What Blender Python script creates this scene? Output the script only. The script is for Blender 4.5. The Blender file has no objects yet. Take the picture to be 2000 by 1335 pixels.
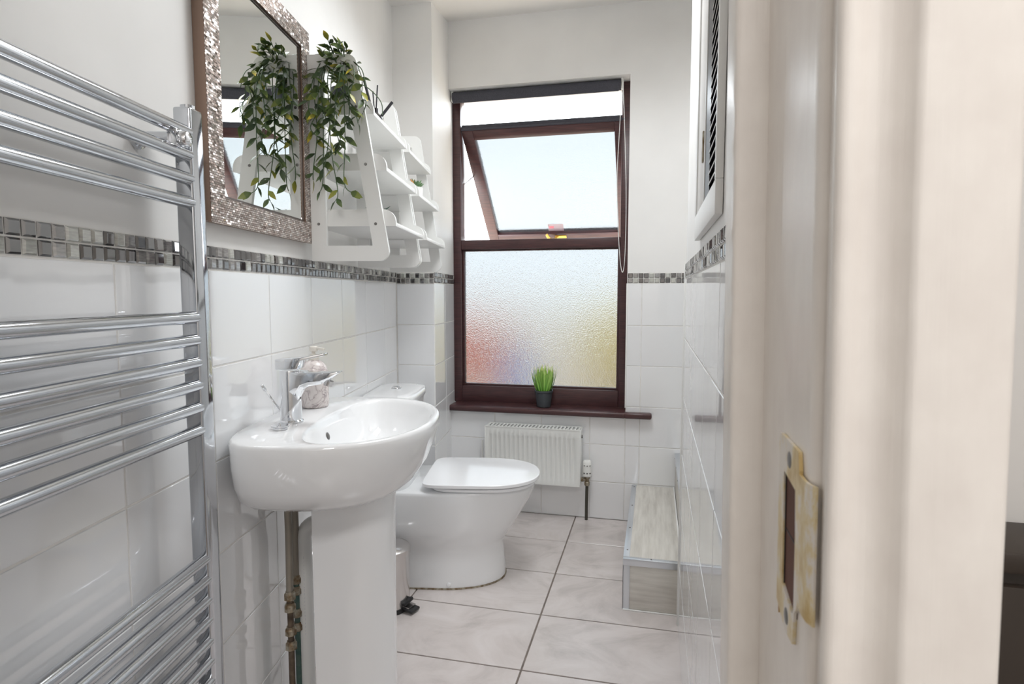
import bpy, bmesh, math, random
from mathutils import Vector, Matrix
random.seed(11)
PI = math.pi
SC = bpy.context.scene
COL = SC.collection

# ------------------------------------------------------------------ camera, world, light, exposure
cam = bpy.data.objects.new('camera', bpy.data.cameras.new('camera'))
COL.objects.link(cam)
cam.location = (0, 0, 1.15)
cam.rotation_euler = (math.radians(90 - 4.598), 0, math.radians(13.316))
cam.data.sensor_fit = 'HORIZONTAL'
cam.data.sensor_width = 36
cam.data.lens = 1175 * 36 / 2000
cam.data.clip_start = 0.02
cam.data.dof.use_dof = True
cam.data.dof.focus_distance = 2.3
cam.data.dof.aperture_fstop = 22
SC.camera = cam

world = bpy.data.worlds.new('world'); SC.world = world
world.use_nodes = True
bg = world.node_tree.nodes['Background']
bg.inputs[0].default_value = (0.88, 0.945, 1.0, 1)
bg.inputs[1].default_value = 7.0

def area(name, loc, size, power, col, rot=(0, 0, 0), shape='DISK'):
    l = bpy.data.lights.new(name, 'AREA'); l.shape = shape; l.size = size; l.energy = power; l.color = col
    o = bpy.data.objects.new(name, l); COL.objects.link(o); o.location = loc; o.rotation_euler = rot
    return o
bl = area('bathroom_fill_light', (-0.24, 1.88, 2.395), 0.50, 12.6, (0.945, 0.975, 1.0), shape='RECTANGLE'); bl.data.size_y = 0.70; bl.data.spread = math.radians(155)  # unseen lamp added to lift the room beyond the window's own light
area('shower_fill_light', (0.50, 2.50, 2.36), 0.30, 2.5, (0.97, 0.985, 1.0))  # unseen lamp added to brighten the step and right end of back wall
area('hall_fill_light', (0.17, -0.60, 2.36), 0.50, 21, (1.0, 0.975, 0.96))  # unseen lamp added behind the camera to fill the room and door frame

SC.view_settings.view_transform = 'Standard'
SC.view_settings.look = 'None'
SC.view_settings.exposure = 0.16
SC.view_settings.gamma = 1.0
SC.view_settings.use_curve_mapping = False
SC.cycles.use_denoising = True
SC.cycles.max_bounces = 14
SC.cycles.diffuse_bounces = 6
SC.cycles.transmission_bounces = 10
SC.cycles.glossy_bounces = 6

# ------------------------------------------------------------------ materials
def lin(r, g, b):
    f = lambda c: (c / 255 / 12.92) if c <= 10 else ((c / 255 + 0.055) / 1.055) ** 2.4
    return (f(r), f(g), f(b), 1)

class NT:
    def __init__(s, name):
        s.m = bpy.data.materials.new(name); s.m.use_nodes = True
        s.t = s.m.node_tree; s.b = s.t.nodes['Principled BSDF']
    def n(s, typ, **kw):
        o = s.t.nodes.new(typ)
        for k, v in kw.items():
            if k in o.inputs.keys() if isinstance(k, str) else False: o.inputs[k].default_value = v
            else: setattr(o, k, v)
        return o
    def l(s, a, b): s.t.links.new(a, b)
    def coord(s, out='Object', scale=(1, 1, 1), randomize=False):
        tc = s.n('ShaderNodeTexCoord'); mp = s.n('ShaderNodeMapping')
        mp.inputs['Scale'].default_value = scale
        s.l(tc.outputs[out], mp.inputs['Vector'])
        if randomize:
            oi = s.n('ShaderNodeObjectInfo'); mu = s.n('ShaderNodeMath', operation='MULTIPLY'); mu.inputs[1].default_value = 37.0
            cb = s.n('ShaderNodeCombineXYZ')
            s.l(oi.outputs['Random'], mu.inputs[0])
            for i in range(3): s.l(mu.outputs[0], cb.inputs[i])
            s.l(cb.outputs[0], mp.inputs['Location'])
        return mp.outputs[0]
    def ramp(s, fac, stops):
        r = s.n('ShaderNodeValToRGB'); e = r.color_ramp.elements
        while len(e) < len(stops): e.new(0.5)
        for i, (p, c) in enumerate(stops): e[i].position = p; e[i].color = c
        s.l(fac, r.inputs[0]); return r.outputs[0]
    def noise(s, vec, scale, detail=3, rough=0.5):
        o = s.n('ShaderNodeTexNoise'); o.inputs['Scale'].default_value = scale
        o.inputs['Detail'].default_value = detail; o.inputs['Roughness'].default_value = rough
        s.l(vec, o.inputs['Vector']); return o.outputs['Fac']
    def bump(s, h, strength=0.3, dist=0.002):
        o = s.n('ShaderNodeBump'); o.inputs['Strength'].default_value = strength; o.inputs['Distance'].default_value = dist
        s.l(h, o.inputs['Height']); s.l(o.outputs[0], s.b.inputs['Normal'])

def plain(name, col, rough=0.5, metal=0.0, coat=0.0, bump=None, spec=0.5):
    k = NT(name); b = k.b
    b.inputs['Base Color'].default_value = col; b.inputs['Roughness'].default_value = rough
    b.inputs['Metallic'].default_value = metal; b.inputs['Coat Weight'].default_value = coat
    b.inputs['Specular IOR Level'].default_value = spec
    if bump: k.bump(k.noise(k.coord(), bump[0]), bump[1], bump[2])
    return k.m

def speckled(name, c1, c2, scale, rough=0.5, metal=0.0, vec=(1, 1, 1), bump=None, lo=0.35, hi=0.65, detail=4, randomize=False):
    k = NT(name); v = k.coord('Object', vec, randomize); f = k.noise(v, scale, detail)
    k.l(k.ramp(f, [(lo, c1), (hi, c2)]), k.b.inputs['Base Color'])
    k.b.inputs['Roughness'].default_value = rough; k.b.inputs['Metallic'].default_value = metal
    if bump: k.bump(f, *bump)
    return k.m

M = {}
M['paint'] = speckled('wall_paint', lin(232, 231, 229), lin(238, 237, 235), 3, 0.55, bump=(0.12, 0.003))
M['ceiling'] = plain('ceiling_paint', lin(232, 230, 227), 0.7)
M['grout'] = speckled('grout', lin(222, 220, 216), lin(234, 232, 229), 30, 0.85)
M['floor_grout'] = speckled('floor_grout', lin(112, 103, 97), lin(132, 122, 115), 30, 0.9)
M['hall_paint'] = plain('hall_paint', lin(226, 224, 221), 0.6)

def tile_mat():
    k = NT('white_tile'); v = k.coord('Object', (1, 1, 1), True)
    oi = k.n('ShaderNodeObjectInfo')
    k.l(k.ramp(oi.outputs['Random'], [(0, lin(232, 233, 235)), (1, lin(239, 240, 241))]), k.b.inputs['Base Color'])
    k.b.inputs['Roughness'].default_value = 0.045
    k.b.inputs['IOR'].default_value = 2.25
    k.bump(k.noise(v, 7, 1), 0.35, 0.0022)
    return k.m
M['tile'] = tile_mat()

def floor_tile_mat():
    k = NT('floor_tile'); v = k.coord('Object', (1.3, 2.4, 1.8), True)
    nt = k.n('ShaderNodeTexNoise'); nt.inputs['Scale'].default_value = 2.4; nt.inputs['Detail'].default_value = 9; nt.inputs['Roughness'].default_value = 0.62; nt.inputs['Distortion'].default_value = 1.1; k.l(v, nt.inputs['Vector']); f = nt.outputs['Fac']
    k.l(k.ramp(f, [(0.30, lin(186, 178, 175)), (0.5, lin(205, 197, 194)), (0.70, lin(215, 208, 206))]), k.b.inputs['Base Color'])
    k.b.inputs['Roughness'].default_value = 0.26; k.b.inputs['IOR'].default_value = 1.8
    k.bump(k.noise(v, 20, 4), 0.06, 0.002)
    return k.m
M['floor_tile'] = floor_tile_mat()

def mosaic(name, a, b):
    k = NT(name); v = k.coord('Object', (1, 1, 6), True); f = k.noise(v, 60, 3)
    k.l(k.ramp(f, [(0.3, a), (0.7, b)]), k.b.inputs['Base Color'])
    k.b.inputs['Roughness'].default_value = 0.05; k.b.inputs['IOR'].default_value = 2.7
    return k.m
MOS = [mosaic('mosaic_black', lin(18, 18, 20), lin(46, 44, 47)), mosaic('mosaic_charcoal', lin(28, 27, 29), lin(70, 68, 69)),
       mosaic('mosaic_grey', lin(106, 104, 103), lin(150, 147, 144)), mosaic('mosaic_pale', lin(160, 161, 154), lin(192, 193, 186)),
       mosaic('mosaic_taupe', lin(46, 42, 40), lin(98, 91, 88))]
MOSW = [0, 0, 1, 1, 1, 4, 4, 2, 2, 3, 3]

M['ceramic'] = plain('white_ceramic', lin(236, 237, 238), 0.06, coat=0.3)
M['seat'] = plain('white_seat_plastic', lin(243, 244, 246), 0.13)
M['chrome'] = plain('chrome', (0.80, 0.81, 0.83, 1), 0.06, 1.0)
M['rail_chrome'] = plain('rail_chrome', (0.56, 0.58, 0.61, 1), 0.08, 1.0)
M['steel'] = plain('brushed_steel', (0.62, 0.60, 0.59, 1), 0.22, 1.0)
M['white_wood'] = plain('white_painted_wood', lin(233, 233, 231), 0.38)
M['screw'] = plain('screw_grey', lin(120, 118, 116), 0.4, 0.8)
M['radiator'] = plain('radiator_enamel', lin(232, 233, 230), 0.28)
M['white_plastic'] = plain('white_plastic', lin(232, 232, 229), 0.35)
M['black_plastic'] = plain('black_plastic', lin(30, 30, 32), 0.45)
M['pvc'] = plain('waste_pvc', lin(218, 218, 216), 0.35)
M['hose'] = plain('braided_hose', lin(150, 143, 132), 0.4, 0.6, bump=(600, 0.5, 0.001))
M['brass_old'] = speckled('tarnished_brass', lin(112, 92, 66), lin(172, 166, 150), 60, 0.45, 0.5)
M['copper_old'] = speckled('tarnished_copper', lin(72, 60, 50), lin(110, 96, 80), 40, 0.5, 0.4)
M['green_pipe'] = speckled('verdigris', lin(60, 90, 84), lin(84, 104, 96), 40, 0.6)
M['pipe_dark'] = plain('dark_pipe', lin(78, 76, 68), 0.45, 0.4)
M['soil'] = plain('soil', lin(50, 42, 34), 0.95)
M['pot_dark'] = plain('charcoal_pot', lin(58, 62, 66), 0.5)
M['blind'] = speckled('blind_fabric', lin(64, 64, 72), lin(78, 78, 86), 300, 0.85)
M['mirror'] = plain('mirror_glass', (0.90, 0.92, 0.91, 1), 0.0, 1.0)
M['frame_side'] = plain('mirror_frame_side', lin(140, 118, 104), 0.4, 0.6)
M['dark_inner'] = plain('mirror_inner_lip', lin(96, 88, 84), 0.3, 0.8)
M['louvre'] = plain('louvre_black', lin(26, 26, 30), 0.35)
M['slat_edge'] = plain('louvre_slat_edge', lin(190, 188, 182), 0.4)
M['alu'] = plain('aluminium_trim', (0.70, 0.73, 0.77, 1), 0.32, 0.85)
M['timber_raw'] = speckled('mortice_timber', lin(62, 36, 28), lin(96, 62, 50), 14, 0.8, vec=(1, 1, 0.25))
M['soap_gold'] = plain('pump_plastic', lin(222, 217, 208), 0.2)
M['ink'] = plain('print_ink', lin(96, 88, 92), 0.6)
M['bottle_dark'] = plain('dark_bottle', lin(34, 30, 32), 0.15)
M['reed'] = plain('black_reed', lin(40, 38, 44), 0.7)
M['sticker'] = plain('sticker', lin(226, 206, 210), 0.6); M['sticker'].node_tree.nodes['Principled BSDF'].inputs['Transmission Weight'].default_value = 0.75
M['sticker_red'] = plain('sticker_red', lin(214, 120, 130), 0.6)
M['gold'] = plain('yellow_brass', lin(214, 176, 84), 0.3, 0.6)
M['cupboard'] = speckled('dark_cupboard', lin(54, 46, 40), lin(68, 58, 50), 6, 0.5, vec=(1, 1, 0.2))
M['seal'] = plain('white_sealant', lin(236, 236, 234), 0.4)
M['fill_lamp_glass'] = plain('fill_lamp_diffuser', lin(244, 242, 238), 0.4)

def maroon_mat():
    k = NT('mahogany_foil'); v = k.coord('Object', (2, 2, 30)); f = k.noise(v, 6, 4)
    k.l(k.ramp(f, [(0.3, lin(62, 42, 44)), (0.7, lin(84, 54, 54))]), k.b.inputs['Base Color'])
    k.b.inputs['Roughness'].default_value = 0.28
    return k.m
M['maroon'] = maroon_mat()

def jamb_mat(name, c1, c2):
    k = NT(name); v = k.coord('Object', (60, 60, 1.2)); f = k.noise(v, 3, 4)
    f2 = k.noise(k.coord('Object', (1, 1, 0.6)), 55, 3)
    k.l(k.ramp(f2, [(0.3, c1), (0.7, c2)]), k.b.inputs['Base Color'])
    k.b.inputs['Roughness'].default_value = 0.33
    ad = k.n('ShaderNodeMath', operation='ADD'); k.l(f, ad.inputs[0]); k.l(f2, ad.inputs[1])
    k.bump(ad.outputs[0], 0.35, 0.0012)
    return k.m
M['gloss'] = jamb_mat('old_gloss_paint', lin(223, 217, 211), lin(230, 225, 219))

def vinyl(name, axis, up=0):
    k = NT(name); sc = (38, 3, 3) if axis == 'y' else (3, 3, 38)
    v = k.coord('Object', sc); f = k.noise(v, 1.6, 6, 0.6); g = k.noise(k.coord('Object', (4, 1, 4)), 2.0, 3)
    mx = k.n('ShaderNodeMath', operation='MULTIPLY_ADD'); k.l(f, mx.inputs[0]); mx.inputs[1].default_value = 0.7
    mu = k.n('ShaderNodeMath', operation='MULTIPLY'); k.l(g, mu.inputs[0]); mu.inputs[1].default_value = 0.3
    k.l(mu.outputs[0], mx.inputs[2])
    k.l(k.ramp(mx.outputs[0], [(0.33, lin(184 + up, 179 + up, 171 + up)), (0.5, lin(204 + up, 200 + up, 192 + up)), (0.66, lin(218 + up, 214 + up, 207 + up))]), k.b.inputs['Base Color'])
    k.b.inputs['Roughness'].default_value = 0.35
    return k.m
M['vinyl_top'] = vinyl('vinyl_plank_top', 'y')
M['vinyl_front_lit'] = vinyl('vinyl_plank_front_lit', 'x', 10)  # same vinyl with light painted in: front colour raised where the lamps fall short

def glass_mat(name, rough, tint, scale, strength):
    k = NT(name); b = k.b
    b.inputs['Base Color'].default_value = tint; b.inputs['Roughness'].default_value = rough
    b.inputs['Transmission Weight'].default_value = 1.0; b.inputs['IOR'].default_value = 1.45
    vo = k.n('ShaderNodeTexVoronoi'); vo.inputs['Scale'].default_value = scale; vo.feature = 'SMOOTH_F1'
    k.l(k.coord(), vo.inputs['Vector'])
    k.bump(vo.outputs['Distance'], strength, 0.002)
    return k.m
M['obscure'] = glass_mat('obscure_glass', 0.24, (0.134, 0.140, 0.142, 1), 210, 0.5)

def frame_mosaic_mat():
    k = NT('crackle_mosaic_frame')
    br = k.n('ShaderNodeTexBrick'); br.inputs['Scale'].default_value = 1.0
    br.inputs['Brick Width'].default_value = 0.009; br.inputs['Row Height'].default_value = 0.0048
    br.inputs['Mortar Size'].default_value = 0.0006; br.inputs['Bias'].default_value = 0.0
    br.inputs['Color1'].default_value = (0.1, 0.1, 0.1, 1); br.inputs['Color2'].default_value = (1, 1, 1, 1); br.inputs['Mortar'].default_value = (0.0, 0, 0, 1)
    tc = k.n('ShaderNodeTexCoord'); sx = k.n('ShaderNodeSeparateXYZ'); cb = k.n('ShaderNodeCombineXYZ')
    k.l(tc.outputs['Object'], sx.inputs[0]); k.l(sx.outputs['Y'], cb.inputs[0]); k.l(sx.outputs['Z'], cb.inputs[1])
    k.l(cb.outputs[0], br.inputs['Vector'])
    k.l(k.ramp(br.outputs['Color'], [(0.0, lin(110, 96, 90)), (0.10, lin(190, 174, 166)), (0.5, lin(226, 214, 208)), (1.0, lin(252, 248, 244))]), k.b.inputs['Base Color'])
    k.b.inputs['Metallic'].default_value = 0.85; k.b.inputs['Roughness'].default_value = 0.16
    wn_ = k.n('ShaderNodeTexWhiteNoise'); wn_.noise_dimensions = '1D'; bw_ = k.n('ShaderNodeRGBToBW'); k.l(br.outputs['Color'], bw_.inputs[0])
    mm = k.n('ShaderNodeMath', operation='MULTIPLY'); mm.inputs[1].default_value = 913.7; k.l(bw_.outputs[0], mm.inputs[0]); k.l(mm.outputs[0], wn_.inputs['W'])
    v1 = k.n('ShaderNodeVectorMath', operation='SUBTRACT'); v1.inputs[1].default_value = (0.5, 0.5, 0.5); k.l(wn_.outputs['Color'], v1.inputs[0])
    v2 = k.n('ShaderNodeVectorMath', operation='SCALE'); v2.inputs['Scale'].default_value = 0.75; k.l(v1.outputs[0], v2.inputs[0])
    ge = k.n('ShaderNodeNewGeometry'); v3 = k.n('ShaderNodeVectorMath', operation='ADD'); k.l(ge.outputs['Normal'], v3.inputs[0]); k.l(v2.outputs[0], v3.inputs[1])
    v4 = k.n('ShaderNodeVectorMath', operation='NORMALIZE'); k.l(v3.outputs[0], v4.inputs[0]); k.l(v4.outputs[0], k.b.inputs['Normal'])
    return k.m
M['frame_mosaic'] = frame_mosaic_mat()

def strike_mat():
    k = NT('paint_spattered_brass'); f = k.noise(k.coord('Object', (1, 1, 0.5)), 55, 5, 0.7)
    k.l(k.ramp(f, [(0.36, lin(192, 166, 112)), (0.50, lin(214, 198, 158)), (0.57, lin(218, 212, 204))]), k.b.inputs['Base Color'])
    k.b.inputs['Roughness'].default_value = 0.42; k.b.inputs['Metallic'].default_value = 0.15
    return k.m
M['strike'] = strike_mat()
M['rust'] = speckled('rusty_edge', lin(120, 84, 48), lin(190, 160, 116), 90, 0.8)

def marble_mat():
    k = NT('pink_marble_print'); v = k.coord('Object')
    n1 = k.n('ShaderNodeTexNoise'); n1.inputs['Scale'].default_value = 22; n1.inputs['Detail'].default_value = 6; n1.inputs['Distortion'].default_value = 1.6
    k.l(v, n1.inputs['Vector'])
    k.l(k.ramp(n1.outputs['Fac'], [(0.40, lin(226, 218, 215)), (0.485, lin(212, 202, 199)), (0.505, lin(166, 152, 154)), (0.53, lin(220, 211, 208)), (0.7, lin(230, 223, 220))]), k.b.inputs['Base Color'])
    k.b.inputs['Roughness'].default_value = 0.25
    return k.m
M['marble'] = marble_mat()

def leaf_mat(name, base, edge, rnd):
    k = NT(name); tc = k.n('ShaderNodeTexCoord'); sx = k.n('ShaderNodeSeparateXYZ'); k.l(tc.outputs['Generated'], sx.inputs[0])
    oi = k.n('ShaderNodeObjectInfo')
    ad = k.n('ShaderNodeMath', operation='MULTIPLY_ADD'); k.l(oi.outputs['Random'], ad.inputs[0]); ad.inputs[1].default_value = rnd
    k.l(sx.outputs['Y'], ad.inputs[2])
    k.l(k.ramp(ad.outputs[0], [(0.25, base), (0.95, tuple(0.65 * a + 0.35 * b for a, b in zip(base, edge))), (1.0 + 0 * rnd, edge)]), k.b.inputs['Base Color'])
    k.b.inputs['Roughness'].default_value = 0.38
    k.b.inputs['Transmission Weight'].default_value = 0.0
    k.b.inputs['Subsurface Weight'].default_value = 0.0
    return k.m
M['leaf_dark'] = leaf_mat('leaf_dark', lin(44, 64, 36), lin(84, 104, 46), 0.5)
M['leaf_mid'] = leaf_mat('leaf_mid', lin(62, 88, 42), lin(126, 136, 58), 0.5)
M['leaf_yellow'] = leaf_mat('leaf_yellow', lin(126, 134, 50), lin(206, 184, 62), 0.4)
M['stem'] = plain('stem_green', lin(74, 96, 64), 0.5)
M['grass'] = leaf_mat('grass_blade', lin(92, 156, 52), lin(204, 224, 124), 0.2)
M['grass2'] = leaf_mat('grass_blade_light', lin(126, 184, 72), lin(216, 230, 146), 0.2)
M['succulent'] = plain('succulent_green', lin(94, 126, 84), 0.5)
M['orange'] = plain('orange_leaf', lin(206, 140, 74), 0.5)
M['spike'] = plain('spike_leaf', lin(70, 96, 84), 0.45)
M['brick_ext'] = speckled('garden_brick', lin(206, 84, 52), lin(226, 112, 78), 3, 0.9)
M['mortar_ext'] = plain('garden_mortar', lin(206, 150, 122), 0.9)
M['bush_ext'] = speckled('golden_foliage', lin(206, 184, 110), lin(226, 208, 150), 4, 0.9)
M['blue_ext'] = plain('blue_bin_plastic', lin(90, 150, 232), 0.5)
M['paving_ext'] = speckled('paving', lin(206, 190, 170), lin(218, 204, 186), 1.5, 0.9)

# ------------------------------------------------------------------ mesh builder
BASE = {}
class MB:
    def __init__(s): s.v = []; s.f = []; s.mi = []; s.cur = 0
    def add(s, vs, fs):
        k = len(s.v); s.v += [Vector(p) for p in vs]
        for f in fs: s.f.append([i + k for i in f]); s.mi.append(s.cur)
        return s
    def box(s, a, b):
        x0, y0, z0 = a; x1, y1, z1 = b
        return s.add([(x0, y0, z0), (x1, y0, z0), (x1, y1, z0), (x0, y1, z0), (x0, y0, z1), (x1, y0, z1), (x1, y1, z1), (x0, y1, z1)],
                     [(0, 3, 2, 1), (4, 5, 6, 7), (0, 1, 5, 4), (1, 2, 6, 5), (2, 3, 7, 6), (3, 0, 4, 7)])
    def obox(s, c, size, rot):
        R = rot.to_3x3(); c = Vector(c); hx, hy, hz = [q / 2 for q in size]
        vs = [c + R @ Vector(p) for p in [(-hx, -hy, -hz), (hx, -hy, -hz), (hx, hy, -hz), (-hx, hy, -hz), (-hx, -hy, hz), (hx, -hy, hz), (hx, hy, hz), (-hx, hy, hz)]]
        return s.add(vs, [(0, 3, 2, 1), (4, 5, 6, 7), (0, 1, 5, 4), (1, 2, 6, 5), (2, 3, 7, 6), (3, 0, 4, 7)])
    def loft(s, rings, cap0=True, cap1=True, closed=True):
        n = len(rings[0]); vs = [p for r in rings for p in r]; fs = []
        for i in range(len(rings) - 1):
            for j in range(n if closed else n - 1):
                a = i * n + j; b = i * n + (j + 1) % n
                fs.append((a, b, b + n, a + n))
        if cap0: fs.append(tuple(range(n))[::-1])
        if cap1: fs.append(tuple(range((len(rings) - 1) * n, len(rings) * n)))
        return s.add(vs, fs)
    def tube(s, pts, r, n=10, caps=True):
        pts = [Vector(p) for p in pts]; rs = r if isinstance(r, (list, tuple)) else [r] * len(pts)
        rings = []; up = None
        for i, p in enumerate(pts):
            t = (pts[min(i + 1, len(pts) - 1)] - pts[max(i - 1, 0)]).normalized()
            if up is None: up = Vector((0, 0, 1)) if abs(t.z) < 0.9 else Vector((1, 0, 0))
            a = t.cross(up).normalized(); b = a.cross(t).normalized(); up = b
            rings.append([p + (a * math.cos(2 * PI * j / n) + b * math.sin(2 * PI * j / n)) * rs[i] for j in range(n)])
        return s.loft(rings, caps, caps)
    def lathe(s, prof, c=(0, 0, 0), n=24, axis=(0, 0, 1)):
        A = Vector(axis).normalized(); q = Vector((0, 0, 1)).rotation_difference(A); c = Vector(c)
        rings = [[c + q @ Vector((r * math.cos(2 * PI * j / n), r * math.sin(2 * PI * j / n), z)) for j in range(n)] for r, z in prof]
        return s.loft(rings)
    def prism(s, poly, fn, t0, t1):
        a = [fn(p, q, t0) for p, q in poly]; b = [fn(p, q, t1) for p, q in poly]
        return s.loft([a, b])
    def build(s, name, mat, root=None, parent=None, bevel=0, seg=2, smooth=True, ang=35, sub=0):
        base = BASE.get((root or parent or None) and (root or parent).name, Vector((0, 0, 0)))
        me = bpy.data.meshes.new(name)
        me.from_pydata([p - base for p in s.v], [], s.f)
        mats = mat if isinstance(mat, list) else [mat]
        for m in mats: me.materials.append(m)
        for p, k in zip(me.polygons, s.mi): p.material_index = k
        bm = bmesh.new(); bm.from_mesh(me)
        bmesh.ops.recalc_face_normals(bm, faces=bm.faces)
        if bevel > 0:
            es = [e for e in bm.edges if len(e.link_faces) == 2 and e.calc_face_angle(0) > math.radians(30)]
            bmesh.ops.bevel(bm, geom=es, offset=bevel, segments=seg, profile=0.5, affect='EDGES', clamp_overlap=True)
        if smooth:
            for f in bm.faces: f.smooth = True
            for e in bm.edges:
                if len(e.link_faces) == 2 and e.calc_face_angle(0) > math.radians(ang): e.smooth = False
        bm.to_mesh(me); bm.free()
        o = bpy.data.objects.new(name, me); COL.objects.link(o)
        par = parent or root
        if par is not None:
            o.parent = par; BASE[o.name] = base
        if sub:
            md = o.modifiers.new('subdivision', 'SUBSURF'); md.levels = sub; md.render_levels = sub
        return o

def holed(mb, outer, holes, fn, t0, t1):
    """prism of a planar outline with holes"""
    bm = bmesh.new(); es = []
    for loop in [outer] + holes:
        vs = [bm.verts.new((p, q, 0)) for p, q in loop]
        es += [bm.edges.new((vs[i], vs[(i + 1) % len(vs)])) for i in range(len(vs))]
    bmesh.ops.triangle_fill(bm, use_beauty=True, edges=es)
    bm.verts.index_update()
    P = [(v.co.x, v.co.y) for v in bm.verts]; F = [[v.index for v in f.verts] for f in bm.faces]
    bm.free(); n = len(P)
    vs = [fn(p, q, t0) for p, q in P] + [fn(p, q, t1) for p, q in P]
    fs = [tuple(f) for f in F] + [tuple(i + n for i in f[::-1]) for f in F]
    k = 0
    for loop in [outer] + holes:
        m = len(loop)
        for i in range(m):
            a = k + i; b = k + (i + 1) % m; fs.append((a, b, b + n, a + n))
        k += m
    mb.add(vs, fs)

# left-wall frame: u = distance off the wall, s = along the wall, z = up
ANG = math.radians(10.305); CA, SA = math.cos(ANG), math.sin(ANG); DL = 0.70
def LW(u, s, z): return Vector(((u - DL) * CA - s * SA, (u - DL) * SA + s * CA, z))

def thing(name, label, cat, base, frame='W', group=None, kind=None):
    o = bpy.data.objects.new(name, None); o.empty_display_size = 0.05; COL.objects.link(o)
    if frame == 'L': o.location = LW(*base); o.rotation_euler = (0, 0, ANG)
    else: o.location = base
    if label: o['label'] = label
    if cat: o['category'] = cat
    if group: o['group'] = group
    if kind: o['kind'] = kind
    BASE[o.name] = Vector(base)
    return o
def struct(o, kind='structure'):
    o['kind'] = kind; return o

# ------------------------------------------------------------------ tiles
TM = {}
def tile_mesh(name, w, h, mat, proud=0.0016, back=0.003, bev=0.0009):
    key = (name, round(w, 4), round(h, 4), mat.name)
    if key in TM: return TM[key]
    W, H = w / 2, h / 2; b = bev
    vs = [(-back, -W, -H), (-back, W, -H), (-back, W, H), (-back, -W, H),
          (proud - b, -W, -H), (proud - b, W, -H), (proud - b, W, H), (proud - b, -W, H),
          (proud, -W + b, -H + b), (proud, W - b, -H + b), (proud, W - b, H - b), (proud, -W + b, H - b)]
    fs = [(8, 9, 10, 11)]
    for i in range(4):
        j = (i + 1) % 4; fs += [(4 + i, 4 + j, 8 + j, 8 + i), (i, j, 4 + j, 4 + i)]
    me = bpy.data.meshes.new(name); me.from_pydata(vs, [], fs); me.materials.append(mat); TM[key] = me
    return me
def put_tile(name, me, parent, loc, rot):
    o = bpy.data.objects.new(name, me); COL.objects.link(o); o.parent = parent
    o.location = loc; o.rotation_euler = rot
    return o
G = 0.0042
def tile_field(parent, pos, rz, cols, rows, wob=0.0012, name='wall_tile'):
    """pos(a, z) -> location in the parent's frame; cols / rows are edge lists"""
    for c0, c1 in zip(cols, cols[1:]):
        for z1, z0 in zip(rows, rows[1:]):
            w, h = c1 - c0 - G, z1 - z0 - G
            if w < 0.01 or h < 0.01: continue
            put_tile(name, tile_mesh(name, w, h, M['tile']), parent, pos((c0 + c1) / 2, (z0 + z1) / 2),
                     (random.uniform(-wob, wob) * 0, random.uniform(-wob, wob), rz + random.uniform(-wob, wob)))
def mosaic_band(parent, pos, rz, a0, a1, z0, pitch=0.0252):
    n = int(round((a1 - a0) / pitch)); p = (a1 - a0) / n; sz = p - 0.0026
    for i in range(n):
        for r in range(2):
            me = tile_mesh('mosaic_tile', sz, 0.0222, MOS[random.choice(MOSW)], 0.0040, 0.003, 0.0030)
            put_tile('mosaic_tile', me, parent, pos(a0 + (i + 0.5) * p, z0 + 0.0125 + r * 0.025),
                     (0, random.uniform(-0.05, 0.05), rz + random.uniform(-0.05, 0.05)))

# ------------------------------------------------------------------ room shell
# left wall
b = MB(); b.cur = 0; b.box((-0.1, 0.25, 0), (0, 2.86, 1.251)); b.cur = 1; b.box((-0.1, 0.25, 1.251), (0, 2.86, 2.62))
wl = struct(b.build('wall_left', [M['grout'], M['paint']], smooth=False))
wl.location = LW(0, 0, 0); wl.rotation_euler = (0, 0, ANG)
rowsL = [1.200, 0.9945, 0.791, 0.5875, 0.384, 0.1805, 0.0]
tile_field(wl, lambda a, z: (0, a, z), 0, [0.396, 0.673, 0.950, 1.227, 1.504, 1.781, 2.058, 2.335, 2.612, 2.826], rowsL)
mosaic_band(wl, lambda a, z: (0, a, z), 0, 0.50, 2.826, 1.2005)

# pipe chase in the far left corner
A = (-1.195, 2.659); B = (-1.003, 2.659); Cc = (-1.0685, 3.135)
chase = [A, B, Cc, (-1.30, 3.135), (-1.30, 2.659)]
b = MB(); b.cur = 0; b.prism(chase, lambda x, y, z: (x, y, z), 0, 1.251); b.cur = 1; b.prism(chase, lambda x, y, z: (x, y, z), 1.251, 2.62)
wc = struct(b.build('wall_back_left', [M['grout'], M['paint']], smooth=False))
rowsC = [1.196, 1.003, 0.812, 0.620, 0.428, 0.236, 0.044]
tile_field(wc, lambda a, z: (a, A[1], z), -PI / 2, [A[0] + 0.004, B[0]], rowsC)
mosaic_band(wc, lambda a, z: (a, A[1], z), -PI / 2, A[0] + 0.004, B[0], 1.1965, 0.0245)
ab = math.atan2(B[0] - Cc[0], Cc[1] - B[1]); sd = Vector((-math.sin(ab), math.cos(ab), 0))
posS = lambda a, z: (B[0] + sd.x * a, B[1] + sd.y * a, z)
tile_field(wc, posS, ab, [0.0, 0.25, 0.475], [1.200, 1.003, 0.812, 0.620, 0.428, 0.236, 0.044])
mosaic_band(wc, posS, ab, 0.0, 0.475, 1.2005)

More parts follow.
